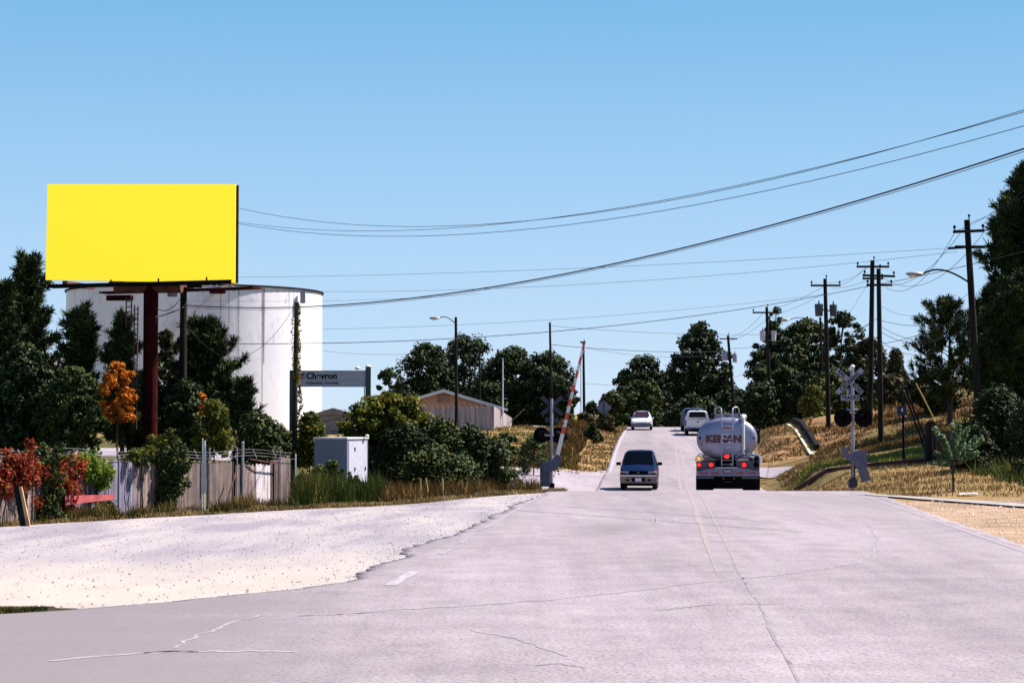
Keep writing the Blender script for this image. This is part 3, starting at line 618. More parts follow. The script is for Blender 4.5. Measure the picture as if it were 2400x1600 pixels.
# bushes by the cabinet
shrub('wide bush with yellow tops right of the cabinet and sign',893,912,1000,112,77,yelM,19,50,80,.19,clump=.16)
shrub('dark skirt of the yellow topped bush beside the grey cabinet',880,938,1095,118,78.5,darkM,20,60,110,.17)
shrub('dark green bush between the cabinet and the pale fence',930,985,1115,80,76,darkM,21,70,100,.15)
shrub('arching green thicket just below the pale board fence',1010,968,1115,66,76.5,mixM,121,60,90,.15)
shrub('low green thicket spilling forward over the orange stakes',1000,1040,1120,90,73.5,mixM,122,50,80,.14)
shrub('low drooping green bush reaching towards the left signal',1080,985,1115,62,77,darkM,22,60,90,.15)
shrub('sprawling olive bush at the mouth of the side road',1135,1012,1115,58,77.5,mixM,123,44,80,.15)
shrub('feathery branch tips sticking out over the side road',1160,998,1040,42,79,mixM,23,14,45,.15,clump=.2)
# trees around the house
tree('broadleaf_tree','small round tree beside the end of the long grey sign',893,852,990,42,165,darkM,'round',40,70,.30,.24,.15,seed=24)
tree('broadleaf_tree','spreading oak behind the salmon house left of the lamp pole',985,795,990,88,195,darkM,'round',90,80,.36,.2,.25,seed=25)
tree('broadleaf_tree','tallest oak behind the lamp pole and the house',1075,778,990,92,200,darkM,'round',90,80,.36,.2,.25,seed=26)
tree('broadleaf_tree','dark oak behind the thin white pole',1180,805,990,84,190,darkM,'round',80,80,.36,.2,.22,seed=27)
tree('broadleaf_tree','dark tree behind the left crossing signal',1250,815,990,78,186,darkM,'round',90,80,.36,.2,.22,seed=28)
tree('broadleaf_tree','low dark tree joining the oaks behind the house',1120,880,990,60,184,darkM,'round',60,80,.36,.24,.2,seed=29)
# centre at the end of the road
tree('broadleaf_tree','rounded tree left of the tallest one at the end of the road',1475,824,990,74,235,darkM,'round',80,80,.42,.2,.3,seed=30)
tree('pine_tree','tallest rounded pine at the end of the road',1610,748,990,80,225,darkM,'col',120,90,.42,.18,.35,seed=31)
tree('broadleaf_tree','low tree behind the diamond sign',1405,905,985,38,205,mixM,'round',40,70,.36,.25,.15,seed=32)
tree('broadleaf_tree','yellowish tree over the white oncoming sedan',1475,880,985,60,215,mixM,'round',60,70,.40,.22,.2,seed=33)
tree('broadleaf_tree','dark tree between the sedan and the white pickup',1545,860,990,55,230,darkM,'round',70,80,.42,.24,.3,seed=34)
tree('broadleaf_tree','low dark tree above the tanker roof',1690,900,990,45,215,darkM,'round',50,80,.40,.24,.2,seed=35)
tree('broadleaf_tree','small sparse bush tree beside the tall thin pole on the left hilltop',1360,925,975,20,190,darkM,'round',16,50,.30,.3,.08,seed=36)
tree('broadleaf_tree','dark low tree at the road crest left of the pickup',1600,915,992,70,210,darkM,'round',60,90,.42,.24,.2,seed=37)
for i_, (cx_, tp_, hw_, Y_, lb_) in enumerate(((930,905,60,178,'low dark scrub tree left of the salmon house'),(1010,860,80,205,'dark filler tree directly behind the house gable'),(1150,860,70,196,'dark tree between the two thin poles right of the house'),(1215,870,60,192,'dense dark tree behind the parked car roof'),(1290,870,38,182,'dark tree edge left of the raised gate arm'),
    (1440,905,60,225,'dark low tree left of the oncoming sedan'),(1520,900,60,222,'dark low tree behind the oncoming sedan'),(1640,880,70,232,'dark broad tree behind the white pickup'),(1585,850,60,240,'dark tree at the foot of the tallest roadside pine'),(1715,915,40,200,'dark scrub tree right of the tanker top'))):
    tree('broadleaf_tree',lb_,cx_,tp_,992,hw_,Y_,darkM,'round',60,80,.36,.25,.2,seed=70+i_)
for i_, (cx_, tp_, hw_, Y_, lb_) in enumerate(((1745,880,40,148,'dark tree at the foot of the white transformer pole'),(1800,850,60,155,'dark tree low between the two transformer poles'),(1860,860,50,150,'green tree at the foot of the black transformer pole'),(1930,850,55,148,'dark green tree just left of the crossbuck blades'),(1975,860,50,144,'dark tree at the foot of the twin poles'),(2040,870,45,134,'brown green tree right of the twin poles'),(2110,880,50,128,'dark thicket tree beneath the slanting yellow guard'))):
    tree('broadleaf_tree',lb_,cx_,tp_,972,hw_,Y_,[darkM,mixM,darkM,mixM,darkM,brownM,darkM][i_],'round',60,80,.30,.25,.15,seed=90+i_)
# right group
tree('broadleaf_tree','dark column shaped tree behind the two white transformers',1778,745,985,62,158,darkM,'col',80,80,.30,.2,.2,seed=38)
tree('pine_tree','thin treetop rising above the white transformers',1782,708,800,22,165,mixM,'round',12,40,.24,.3,.1,seed=39)
tree('broadleaf_tree','broad olive tree between the transformer poles',1850,742,985,92,166,mixM,'round',110,80,.32,.18,.25,seed=40)
tree('broadleaf_tree','airy tree right of the black transformers',1935,722,960,64,160,darkM,'round',60,60,.30,.18,.2,seed=41,thin=.3)
tree('broadleaf_tree','dark tree low behind the thinnest transformer pole',1745,840,985,35,152,darkM,'round',50,80,.30,.24,.15,seed=42)
tree('broadleaf_tree','browning tree behind the pair of tall poles',1990,785,955,66,150,brownM,'round',60,80,.28,.22,.18,seed=43)
tree('broadleaf_tree','green lower tree behind the crossbuck',1895,860,965,60,142,mixM,'round',60,80,.26,.22,.16,seed=44)
tree('cedar_tree','brownish cedar between the twin poles and the open pine',2058,808,940,58,138,brownM,'cone',70,80,.24,.2,.14,seed=45)
shrub('yellow green saplings in front of the dark trees, left of the crossbuck',1868,890,965,38,132,yelM,46,26,40,.2)
shrub('patch of yellow goldenrod left of the tall pole behind the crossbuck',1963,915,960,16,122,yelM,47,10,45,.15)
shrub('patch of yellow goldenrod between the two tall poles',2010,918,975,14,118,yelM,48,9,40,.15)
tree('pine_tree','open branched pine left of the big street lamp pole',2180,698,930,82,112,pineM,'round',62,99,.32,.13,.16,kind=P,seed=49)
tree('broadleaf_tree','brown leaved tree under the open branched pine',2150,850,945,60,116,brownM,'round',34,70,.24,.24,.12,seed=50)
tree('pine_tree','huge dark pine at the right edge of the photo',2368,375,1010,92,92,pineM,'col',230,150,.36,.15,.25,kind=P,seed=51)
tree('pine_tree','dark pine behind the lower part of the lamp pole',2292,640,1010,56,96,pineM,'col',110,120,.34,.17,.2,kind=P,seed=52)
tree('pine_tree','shaded pine filling the corner beside the huge right pine',2380,620,1050,110,86,pineM,'col',170,144,.34,.17,.2,kind=P,seed=53)
shrub('dense dark bush under the right pines',2290,905,1105,88,76,darkM,54,80,110,.16)
shrub('leafy dark bush cut by the right edge of the photo',2372,930,1130,75,72,darkM,55,60,110,.15)
shrub('low tangle of dark leaves behind the shiny sapling',2235,985,1090,50,74,darkM,56,40,90,.14)
shrub('small green bush low at the right edge',2345,1060,1125,28,66,mixM,57,16,60,.12)
# hillside shrubs on the left bank
shrub('dark round shrub on the weedy bank left of the hill road',1362,975,1012,22,134,darkM,58,20,60,.2)
shrub('reddish bush above the gate arm on the bank',1345,948,1000,22,150,brownM,59,18,50,.25)
shrub('rusty bush on top of the bank under the diamond sign',1395,955,1000,24,152,brownM,60,18,50,.25)
shrub('low green bush at the field corner beside the left signal',1225,1010,1085,55,104,mixM,61,22,40,.18)
# young glossy tree on the right
def sapling():
    Y = 61; g = gp(2186, Y); t = thing('sapling', 'young tree with shiny pale green leaves by the right roadside', 'tree', g); mb = MB()
    branchy(mb, (0, 0, -.05), (.03, 0, 1.0), .04, .03, 4, .02); C = []; Dn = []
    for k, (tx, ty) in enumerate([(2148,985),(2165,1000),(2188,975),(2205,972),(2222,985),(2240,1005),(2150,1040),(2245,1040),(2175,1020),(2215,1020),(2140,1062),(2255,1010),(2196,1000)]):
        e = at(tx, ty, Y+random.uniform(-.5, .5))-g; s = Vector((.03, 0, .85)); 
        branchy(mb, s, e, .015, .004, 4, .05)
        for i in range(12): C.append(s.lerp(e, .25+.75*i/11))
    mb('trunk', barkM, t); V, tone = leaf_quads([tuple(c) for c in C], (.075, .075, .085), 30, .10, np.random.default_rng(5)); arr_mesh('crown', V, 4, tone, glossM, t)
sapling()

# ---------------------------------------------------------------- white storage tank
TC = at(447, 972, 205); TRd = 290.5*mpp(205); TH = at(447, 654, 205-TRd).z; tb0 = 1.0
tk = thing('storage_tank', 'big white cylindrical storage tank behind the pines', 'storage tank', (TC.x, TC.y, tb0)); H = TH-tb0
mb = MB(); nn = 96
ring = lambda r_, z: [(r_*math.cos(2*math.pi*i/nn), r_*math.sin(2*math.pi*i/nn), z) for i in range(nn)]
mb.loft([ring(TRd, 0), ring(TRd, H)]); mb('shell', tankM, tk)
mb = MB(); mb.loft([ring(TRd+.02, H-.02), ring(TRd+.16, H-.02), ring(TRd+.16, H+.14), ring(TRd+.02, H+.14)], False); mb('rim', steelM if 0 else rubberM, tk)
mb = MB(); mb.loft([ring(TRd-.3, H+.02), ring(.4, H+.5)]); mb('roof', whiteM, tk)
def tks(px_, z): 
    x = (px_-447)*mpp(205)/TRd; a = math.asin(max(-1, min(1, x))); return Vector((math.sin(a)*(TRd+.5), -math.cos(a)*(TRd+.5), z))
mb = MB(); pts = []
for i in range(13): u = i/12; dx = 400+u*135; pts.append(tks(dx, at(447, 815-u*148, 192).z-tb0))
for p, q in zip(pts[:-1], pts[1:]): mb.tube([p, q], .07, 5); mb.tube([p+Vector((0,0,1.1)), q+Vector((0,0,1.1))], .03, 4)
for p in pts: mb.tube([p, p+Vector((0,0,1.1))], .03, 4)
mb('stairway', simple('pale stair steel', (.55,.5,.55), .7), tk)
for q, d_ in ((tks(700, H-.8), (.5,.4,1.2)), (tks(537, H-.5), (.9,.5,.7))): mb = MB(); mb.box(q, d_); mb('vent_box', steelM, tk)
# streak lines of rust down the shell
rsM = simple('rust streaks', (.36,.28,.30), .8, var=.2, scale=3)
for dx, z1, w in ((562,5,.07),(582,3.5,.10),(630,1.0,.09),(633,7,.14),(682,12,.05),(690,10,.04),(545,9,.06),(205,10,.05)):
    zz = H-.1; mb = MB()
    while zz > z1:
        a = tks(dx, zz); a = Vector((a.x, a.y, 0)).normalized()*(TRd+.02); s = Vector((-a.y, a.x, 0)).normalized()*w*.55*(.4+.6*(zz-z1)/(H-z1)); d = random.uniform(.4, 1.6); z2 = max(z1, zz-d)
        mb.add([a-s+Vector((0,0,zz)), a+s+Vector((0,0,zz)), a+s*.9+Vector((0,0,z2)), a-s*.9+Vector((0,0,z2))], [(0,1,2,3)]); zz = z2
    mb('rust_streak', rsM, tk)
tk2 = thing('storage_tank', 'lower pale tank glimpsed through the trees at the far left edge', 'storage tank', (X(40,240), 240, 1.5))
mb = MB(); mb.loft([ring(7.5, 0), ring(7.5, 8.8)]); mb('shell', tankM, tk2)
mb = MB(); mb.loft([ring(7.6, 8.7), ring(.5, 9.5)]); mb('roof', whiteM, tk2)
# small grey shed roof right of the tank
sh = thing('shed', 'grey roofed shed just right of the white tank base', 'shed', gp(770, 150)); mb = MB(); mb.box((0,0,.8), (3,3,1.6)); mb('wall', shingleM, sh, smooth=False)
mb = MB(); zr_ = at(765, 972, 150).z-gp(770,150).z; mb.prism([(-1.7,1.5),(1.7,1.5),(0,max(2.0, zr_))], -1.7, 1.7); mb('roof', shingleM, sh, smooth=False)

# ---------------------------------------------------------------- billboard
bb = thing('billboard', 'plain yellow billboard on a thick rust red steel pole', 'billboard', gp(340, 75.5)); o = bb.location.copy()
TL, BL, TR, BR = at(109,423,76.8), at(104,643,76.8), at(541,423,74.2), at(543,650,74.2)
BL = Vector((TL.x-.04, TL.y, BL.z)); BR = Vector((TR.x, TR.y, BR.z))
nrm = Vector((TR.y-TL.y, -(TR.x-TL.x), 0)).normalized(); 
def slab(mb, a, b_, c, d, n, t): mb.add([a, b_, c, d, a-n*t, b_-n*t, c-n*t, d-n*t], [(0,1,2,3),(7,6,5,4),(0,4,5,1),(1,5,6,2),(2,6,7,3),(3,7,4,0)])
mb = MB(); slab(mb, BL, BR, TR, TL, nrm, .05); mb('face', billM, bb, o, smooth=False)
mb = MB(); e = (TR-TL).normalized(); b2 = -nrm*.06
slab(mb, BL+b2-e*.02, BR+b2+e*.06, TR+b2+e*.06+Vector((0,0,-.03)), TL+b2-e*.02+Vector((0,0,-.03)), nrm, .10); mb('frame', rustM, bb, o, smooth=False)
mb = MB(); mb.box(((BL+BR)/2-nrm*.15-Vector((0,0,.09))), ((BR-BL).length-.3, .35, .14), math.atan2(e.y, e.x)); mb('bottom_trim', blackM, bb, o, smooth=False)
mb = MB(); pc = at(341, 700, 75.5); pr = 17*mpp(75.5); mb.tube([(pc.x, 76.0, o.z-.2), (pc.x, 76.0, BL.z-.3)], pr, 24, True); mb('pole', rustM, bb, o)
mb = MB(); mb.tube([(pc.x-1.4, 76.1, BL.z-.3), (pc.x+1.2, 75.9, BL.z-.3)], .26, 16)
for u in (.1, .35, .6, .85): q = BL.lerp(BR, u)-nrm*1.1; mb.box((q.x, q.y, BL.z-.15), (.14, 2.2, .2), math.atan2(e.y, e.x))
mb('support_beam', rustdM, bb, o)
mb = MB(); q0 = at(232, 678, 77.5); q1 = at(585, 657, 74.6); mb.box((q0+q1)/2+Vector((0,.6,.05)), ((q1-q0).length, .7, .07), math.atan2(q1.y-q0.y, q1.x-q0.x))
q0 = at(165, 655, 77.5); mb.box(q0+Vector((.3,0,0)), (.8,.8,.05), .3); q0 = at(500,668,75); mb.box(q0, (.5,.5,.18), .4); q0 = at(275,684,77); mb.box(q0, (1.0,.3,.2), -.2); mb('catwalk', rustM, bb, o, smooth=False)
mb = MB()
for dx, ya, yb in ((290,684,752),(302,684,748),(309,700,985),(317,703,985)): mb.tube([at(dx, ya, 74.9), at(dx-(0 if ya < 690 else 4), yb, 74.9)], .028, 6)
for i in range(24): y = 710+i*11.5; mb.tube([at(308.5-i*.15, y, 74.9), at(317-i*.15, y, 74.9)], .02, 5)
for i in range(5): y = 692+i*12; mb.tube([at(290, y, 74.9), at(302, y, 74.9)], .02, 5)
mb('ladder', rustdM, bb, o)

# ---------------------------------------------------------------- utility poles
def pole(label, tx, ty, bx, Y, r, arms=(), cans=(), lamp=None, m=woodM, name='utility_pole', ins=True, cat='utility pole', group=None, pin=True, vine=False, by=None):
    g = gp(bx, Y); T = at(tx, ty, Y)-g; t = thing(name, label, cat, g, 0, group)
    B = Vector((0, 0, -.3)); mb = MB(); mb.tube([B, B.lerp(T, .5), T], [r*1.15, r, r*.82], 12); mb('pole', m, t)
    if pin: mb = MB(); mb.tube([T+Vector((r*.6,0,-.2)), T+Vector((r*.6,0,.14))], .025, 6); mb.ball(T+Vector((r*.6,0,.18)), .06, 8, 5); mb('insulator', blackM, t)
    for ay, hl, tilt, ni in arms:
        c = Vector((0,0,0)); u = (at(tx, ay, Y).z-g.z); c = B.lerp(T, (u-B.z)/(T.z-B.z)); a = MB()
        a.box(c+Vector((0,-r-.05,0)), (2*hl, .10, .12), 0, Matrix.Rotation(-tilt, 4, 'Y')); ao = a('crossarm', m if m is woodM else woodM, t, smooth=False)
        if ni:
            for s in (-1, 1):
                b_ = MB(); q = c+Vector((s*(hl-.06), -r-.05, tilt*s*hl)); b_.tube([q, q+Vector((0,0,.16))], .02, 6); b_.ball(q+Vector((0,0,.2)), (.065,.065,.085), 8, 5)
                b_('insulator', blackM, ao)
    for cx_, cy_, w_, h_, cm in cans:
        q = at(cx_, cy_, Y)-g; a = MB(); rr = w_*mpp(Y)/2; hh = h_*mpp(Y)
        a.tube([q-Vector((0,0,hh/2)), q-Vector((0,0,hh*.45)), q+Vector((0,0,hh*.42)), q+Vector((0,0,hh/2))], [rr*.8, rr*.86, rr, rr*.92], 14); co = a('transformer', cm, t)
        a = MB(); a.tube([q+Vector((0,0,hh/2)), q+Vector((0,0,hh*.5+.22))], [.05,.03], 6); a('bushing', blackM, co, smooth=False); a = MB(); a.box(Vector((q.x*.5+B.lerp(T,.9).x*.5, 0, q.z)), (abs(q.x-B.lerp(T,.9).x), .06, .08)); a('bracket', blackM, co, smooth=False)
    if lamp:
        (lx, ly), (ax, ay), bow, lm = lamp; q = at(lx, ly, Y)-g; a0 = at(ax, ay, Y)-g; a = MB(); pts = []
        for i in range(11):
            u = i/10; p = a0.lerp(q, u); p.z += bow*4*u*(1-u)*(.6+.4*u); pts.append(p)
        a.tube(pts, r*.26, 8); ar = a('lamp_arm', m, t); s = 1 if lx > ax else -1
        L_ = lm; a = MB(); a.ball(q+Vector((s*L_*.5, 0, .02)), (L_*.62, L_*.26, L_*.17), 14, 8); a('lamp_head', steelM, ar)
        a = MB(); a.ball(q+Vector((s*L_*.62, 0, -L_*.08)), (L_*.34, L_*.2, L_*.15), 12, 8); a('lamp_glass', lampM, ar)
    return t
canD = simple('dark transformer steel', (.035,.045,.06), .5); canL = simple('pale transformer steel', (.52,.47,.50), .5); canG = simple('grey transformer steel', (.30,.31,.42), .5)
pT1 = pole('dark wooden pole with grey transformers whose top is hidden behind the billboard',422,636,420,77.6,.15,[(658,.75,0,0)],[(396,660,27,42,canG),(440,648,25,34,canG)],pin=False)
pT2 = pole('wooden pole covered in yellow vine beside the long grey sign',681,694,676,74,.095,pin=False,m=woodGM)
pole('wooden pole with a street lamp arm over the salmon house',1047,728,1049,128,.105,lamp=((1008,731),(1046,743),.28,.55),pin=False,name='street_lamp',cat='street lamp')
pole('bare thin pole rising behind the left crossing signal',1263,740,1267,150,.10,pin=False)
pole('brown pole just right of the raised gate arm tip',1340,787,1342,160,.11,pin=True)
pole('thin grey pole close beside the brown pole on the hilltop',1334,810,1334,165,.035,m=steelM,pin=False)
pole('thin white metal pole with a round top right of the house',1155,822,1155,152,.05,m=simple('white pole paint',(.6,.6,.66),.5),pin=True,name='flagpole',cat='pole')
pole('slender brown pole against the oaks, right of the street lamp',1101,795,1104,165,.08,pin=False)
pole('short grey pole behind the gate arm',1305,875,1308,170,.05,m=woodGM,pin=False)
pole('leaning transformer pole left of the two white transformers, farthest along the road',1672,770,1688,190,.15,[(778,.85,0,0)],[(1664,818,13,20,canG),(1688,822,12,20,canG)])
pole('pole carrying two white transformers above the tanker',1761,705,1769,150,.13,[(718,1.1,0,2)],[(1752,771,14,24,canL),(1777,771,12,24,canL)])
pole('pole carrying two black transformers left of the crossbuck',1895,640,1902,122,.135,[(656,.92,0,2)],[(1881,712,20,28,canD),(1914,713,18,27,canD)])
pole('taller left pole of the pair behind the crossbuck',2004,598,1996,116,.15,[(613,.95,.0,2),(640,.6,0,2)])
pole('shorter right pole of the pair behind the crossbuck',2018,617,2022,108,.14,[(634,.85,-.03,2),(655,.7,0,2)])
pBig = pole('big roadside pole with crossarm and cobra head street lamp at the right',2221,505,2252,84,.15,[(532,.66,.04,2),(568,.62,.0,0)],lamp=((2118,630),(2228,650),.42,.62),name='street_lamp',cat='street lamp')
# lamp behind the black transformer pole
pole('far street lamp whose arm reaches left from behind the black transformers',1884,728,1890,150,.10,lamp=((1812,735),(1884,742),.35,.6),name='street_lamp',cat='street lamp',pin=False)
# string insulators on the second arm of the big pole
for s in (-1, 1):
    mb = MB()
    for i in range(9):
        p = at(2221+s*(8+i*4.2), 568-(.2*i if s > 0 else -.3*i), 83.7)-pBig.location; mb.ball(p, (.055,.06,.06), 8, 4)
    mb('insulator', blackM, pBig)

# ---------------------------------------------------------------- wires
WG = 'overhead lines'
def proj(p):
    x, y, z = p[0], p[1], p[2]-CAMZ; dpt = y*CP+z*SP; up = -y*SP+z*CP
    return ((x/dpt*F+1200)/K, (800-up/dpt*F)/K)
def wire(label, a, b_, mid=None, r=.011, sag=None, n=28, group=None):
    A, B = at(*a), at(*b_)
    def pt(u, s): p = A.lerp(B, u); return Vector((p.x, p.y, p.z-4*s*u*(1-u)))
    s = sag or 0
    if mid:
        lo, hi = 0.0, 1.0
        for _ in range(40):
            m_ = (lo+hi)/2
            if (proj(pt(m_, 0))[0]-mid[0])*(1 if a[0] < b_[0] else -1) < 0: lo = m_
            else: hi = m_
        u = lo; lo, hi = -5.0, 14.0
        for _ in range(40):
            s = (lo+hi)/2
            if proj(pt(u, s))[1] < mid[1]: lo = s
            else: hi = s
    mb = MB(); mb.tube([pt(i/n, s)-A for i in range(n+1)], r*.85, 5)
    return tag(mb('power_line', wireM), label, 'cable', group, loc=A)
G1 = 'paired thin lines sweeping over the road'
wire('uppermost thin line sweeping from the billboard top edge to the right edge',(500,466,92),(2470,215,46),(1100,516),.012)
wire('thin line that merges with the uppermost one over the road',(500,503,92),(2470,222,46.4),(1100,519),.011)
wire('third thin line sagging lowest of the upper set right of the billboard',(500,505,91),(2470,255,46),(1050,539),.012)
wire('thick black cable from the wooden pole sweeping up to the right edge',(425,701,77.5),(2470,302,42),(1240,640),.024)
wire('thinner cable hanging just under the thick sweeping cable',(425,706,77.4),(2470,309,42.3),(1240,644),.010)
wire('faint straight line from the billboard foot to the big pole crossarm',(500,637,110),(2190,569,84),(1400,613),.009)
wire('faint line below the straight one, passing in front of the white tank top',(500,666,112),(2200,578,85),(1300,655),.009)
wire('faint line crossing the white tank below its rim',(430,690,90),(1100,675,112),(740,691),.008)
wire('middle thick cable running over the house roof up to the twin poles',(505,789,95),(2001,656,116),(1260,762),.022)
wire('continuation of the thick cable from the twin poles past the big pole',(2001,656,116),(2420,560,78),(2220,610),.019)
wire('faint line above the street lamp of the house',(740,756,120),(1895,676,122),(1300,732),.010)
wire('short faint dip line over the oaks left of the lamp pole',(740,805,130),(1047,800,128),(880,814),.010)
wire('line from the bare thin pole down towards the tallest pine',(1264,748,150),(1762,768,150),(1500,764),.014)
wire('thick low line from the bare thin pole behind the gate arm',(1264,791,150),(1672,806,190),(1450,805),.026)
wire('thin lower twin of the line behind the gate arm',(1341,798,160),(1672,812,190),(1500,818),.014)
wire('low line right of the gate arm joining the rounded tree',(1341,880,160),(1480,890,230),(1420,886),.016)
wire('slack wire drooping from the bare thin pole behind the gate arm',(1264,793,150),(1342,850,160),(1295,828),.014)
wire('dangling wire curving down the face of the white tank',(679,700,73.5),(425,740,77.5),(590,804),.010)
for i, (y0, y1, mm) in enumerate(((706,646,690),(718,662,705))):
    wire(['upper','lower'][i]+' line between the white and black transformer poles',(1762,y0+8,150),(1895,y1+10,122),(1830,mm),.013)
wire('upper line from the black transformer pole to the taller pole',(1895,648,122),(2003,604,116),(1950,640),.011)
wire('middle line from the black transformer pole to the taller pole',(1910,655,122),(1990,613,116),(1955,643),.011)
wire('lower line from the black transformer pole to the shorter pole',(1910,662,122),(2005,638,112),(1960,655),.011)
wire('upper line from the far leaning pole to the white transformer pole',(1672,775,190),(1755,716,150),(1715,756),.015)
wire('lower line from the far leaning pole to the white transformer pole',(1678,782,190),(1770,725,150),(1722,762),.015)
wire('dark level line right of the far leaning pole',(1680,800,190),(1762,790,150),(1725,797),.02)
wire('low slanting line left of the dark column tree',(1684,868,190),(1762,830,150),(1720,852),.015)
wire('left line rising from the shorter pole to the big crossarm',(2035,660,108),(2196,527,84),(2120,640),.013)
wire('middle line rising from the shorter pole to the big crossarm',(2040,655,108),(2225,508,84),(2135,615),.013)
wire('right line rising from the shorter pole to the big crossarm',(2026,636,108),(2264,528,84),(2150,640),.013)
wire('thin line from the big crossarm into the huge pine',(2196,530,84),(2380,412,70),(2290,482),.011)
wire('second thin line from the big pole top into the huge pine',(2228,512,84),(2390,425,70),(2300,480),.011)
wire('slack line under the street lamp head to the big pole',(2020,700,108),(2232,668,84),(2110,725),.010)
for i, (a_, c_, e_) in enumerate(((735,768,757),(748,800,775),(760,808,790),(780,835,800))):
    wire(['top','second','third','lowest'][i]+' drooping cable from the shorter pole to the open pine',(2021,a_,108),(2250,e_-(60 if i > 1 else 30),84),(2100,c_-20),.016)
wire('heavy cable passing behind the open pine to the huge pine',(2020,790,108),(2420,600,76),(2230,718),.018)
wire('cable from the dark tree crown to the shorter pole',(1930,765,140),(2019,728,108),(1980,752),.016)
wire('low cable from the dark tree crown to the taller pole',(1925,775,140),(2000,742,116),(1965,762),.016)
wire('guy wire from the taller pole down to the left',(2001,640,116),(1925,760,124),None,.008,.0)
wire('thick black service drop from the wooden pole to the billboard pole',(424,704,77.5),(357,728,75),(400,715),.03)
wire('looped service wire between the wooden pole and the billboard pole',(422,672,77.5),(357,706,75),(385,712),.018)
wire('black branch cable crossing the left face of the tank',(205,808,78),(262,780,78),None,.028,.0)
wire('thin rust coloured pipe line right of the tank foot',(715,974,120),(800,955,120),None,.03,.0)
wire('upper thin line near the tank foot',(738,942,125),(800,940,125),None,.012,.0)

# ---------------------------------------------------------------- long sign on green posts
def text_mesh(s, size, m, parent, loc, rot=(R(90),0,0), depth=.006, bold=0, sx=1, name='lettering', align='CENTER'):
    cu = bpy.data.curves.new('lettering', 'FONT'); cu.body = s; cu.size = size; cu.extrude = depth; cu.offset = bold; cu.align_x = align; cu.align_y = 'CENTER'
    to = bpy.data.objects.new('tmp', cu); COL.objects.link(to); dg = bpy.context.evaluated_depsgraph_get(); me = bpy.data.meshes.new_from_object(to.evaluated_get(dg))
    bpy.data.objects.remove(to); me.materials.clear(); me.materials.append(m); o = bpy.data.objects.new(name, me); COL.objects.link(o)
    o.parent = parent; o.location = loc; o.rotation_euler = rot; o.scale = (sx, 1, 1); return o
Ys = 78; sg = thing('road_sign', 'long grey terminal name sign on two dark green posts', 'sign', gp(760, Ys)); o = sg.location.copy()
q = mpp(Ys); zA, zB = at(760,851,Ys).z, at(760,888,Ys).z
mb = MB(); x0, x1 = X(682,Ys), X(841,Ys); mb.box(((x0+x1)/2, Ys, (zA+zB)/2), (x1-x0, .16, zA-zB)); bd = mb('board', signM, sg, o, smooth=False)
mb = MB(); mb.box(((x0+x1)/2, Ys-.085, (zA+zB)/2+(zA-zB)/2-.01), (x1-x0, .02, .03)); mb.box(((x0+x1)/2, Ys-.085, (zA+zB)/2-(zA-zB)/2+.01), (x1-x0, .02, .03)); mb.box((x1-.01, Ys-.085, (zA+zB)/2), (.03, .018, zA-zB-.05)); mb('frame', steelM, sg, o, smooth=False)
for dx, ty in ((672,850),(846,843)):
    mb = MB(); zt = at(dx, ty, Ys).z; mb.box((X(dx,Ys), Ys, (zt+o.z-.2)/2), (.20, .24, zt-o.z+.2)); mb('post', greenpM, sg, o, smooth=False)
mb = MB(); mb.ball(at(846,841,Ys), (.12,.12,.06)); mb('post_cap', lampM, sg, o); 
for dx, w in ((821,.11),): mb = MB(); mb.ball(at(dx,845,Ys-.1), (w,.09,.07)); mb.tube([at(dx+5,846,Ys), at(dx+9,846,Ys)], .02); mb('flood_lamp', lampM, sg, o)
mb = MB(); mb.tube([at(837,888,Ys), at(838,940,Ys)], .02); mb('conduit', steelM, sg, o)
text_mesh('Chevron', .34, blackM, sg, at(703,863.5,Ys-.09)-o, bold=.010, align='LEFT', sx=1.0)
text_mesh('Columbus Terminal', .15, navyM, sg, at(703,879,Ys-.09)-o, bold=.003, align='LEFT', sx=1.05)
c = at(692,864,Ys-.10)-o
for k, mm in ((0, navyM), (1, redpM)): mb = MB(); zz = c.z+.06-k*.13; mb.prism([(c.x-.12,zz),(c.x,zz-.06),(c.x+.12,zz),(c.x+.12,zz+.08),(c.x,zz+.02),(c.x-.12,zz+.08)], c.y-.01, c.y+.01); mb('emblem', mm, sg, smooth=False)
mb = MB(); mb.box((X(772,Ys), Ys-.082, at(0,872,Ys).z), (2.0,.006,.012)); mb('red_rule', redpM, sg, o, smooth=False)

# ---------------------------------------------------------------- grey signal cabinet
Yc = 69; cb = thing('equipment_cabinet', 'grey metal equipment cabinet standing in tall weeds', 'cabinet', gp(805, Yc)); o = cb.location.copy()
zt = at(790,1008,Yc).z; A_, Bm, Cc = at(722,1008,Yc+.35), at(797,1008,Yc-.1), at(845,1003,Yc+1.55)
A2 = Vector((A_.x, A_.y, 0)); B2 = Vector((Bm.x, Bm.y, 0)); C2 = Vector((Cc.x, Cc.y, 0)); D2 = A2+C2-B2
mb = MB(); zb_ = o.z+.02; mb.prism([(p.x, p.y) for p in (A2, B2, C2, D2)], zb_, zt, 'z'); mb('body', cabM, cb, o, smooth=False)
mb = MB(); cc = (A2+C2)/2; mb.prism([((p-cc)*1.04+cc).xy[:] for p in (A2, B2, C2, D2)], zt+.002, zt+.06, 'z'); mb('roof', whiteM, cb, o, smooth=False)
fd = (C2-B2).normalized(); fn = Vector((fd.y, -fd.x, 0))
for u, z_ in ((.35, zt-.35), (.35, zt-1.05), (.85, zt-1.05)): p = B2.lerp(C2, u)+fn*.02; mb = MB(); mb.box((p.x, p.y, z_), (.05,.05,.12)); mb('handle', blackM, cb, o, smooth=False)
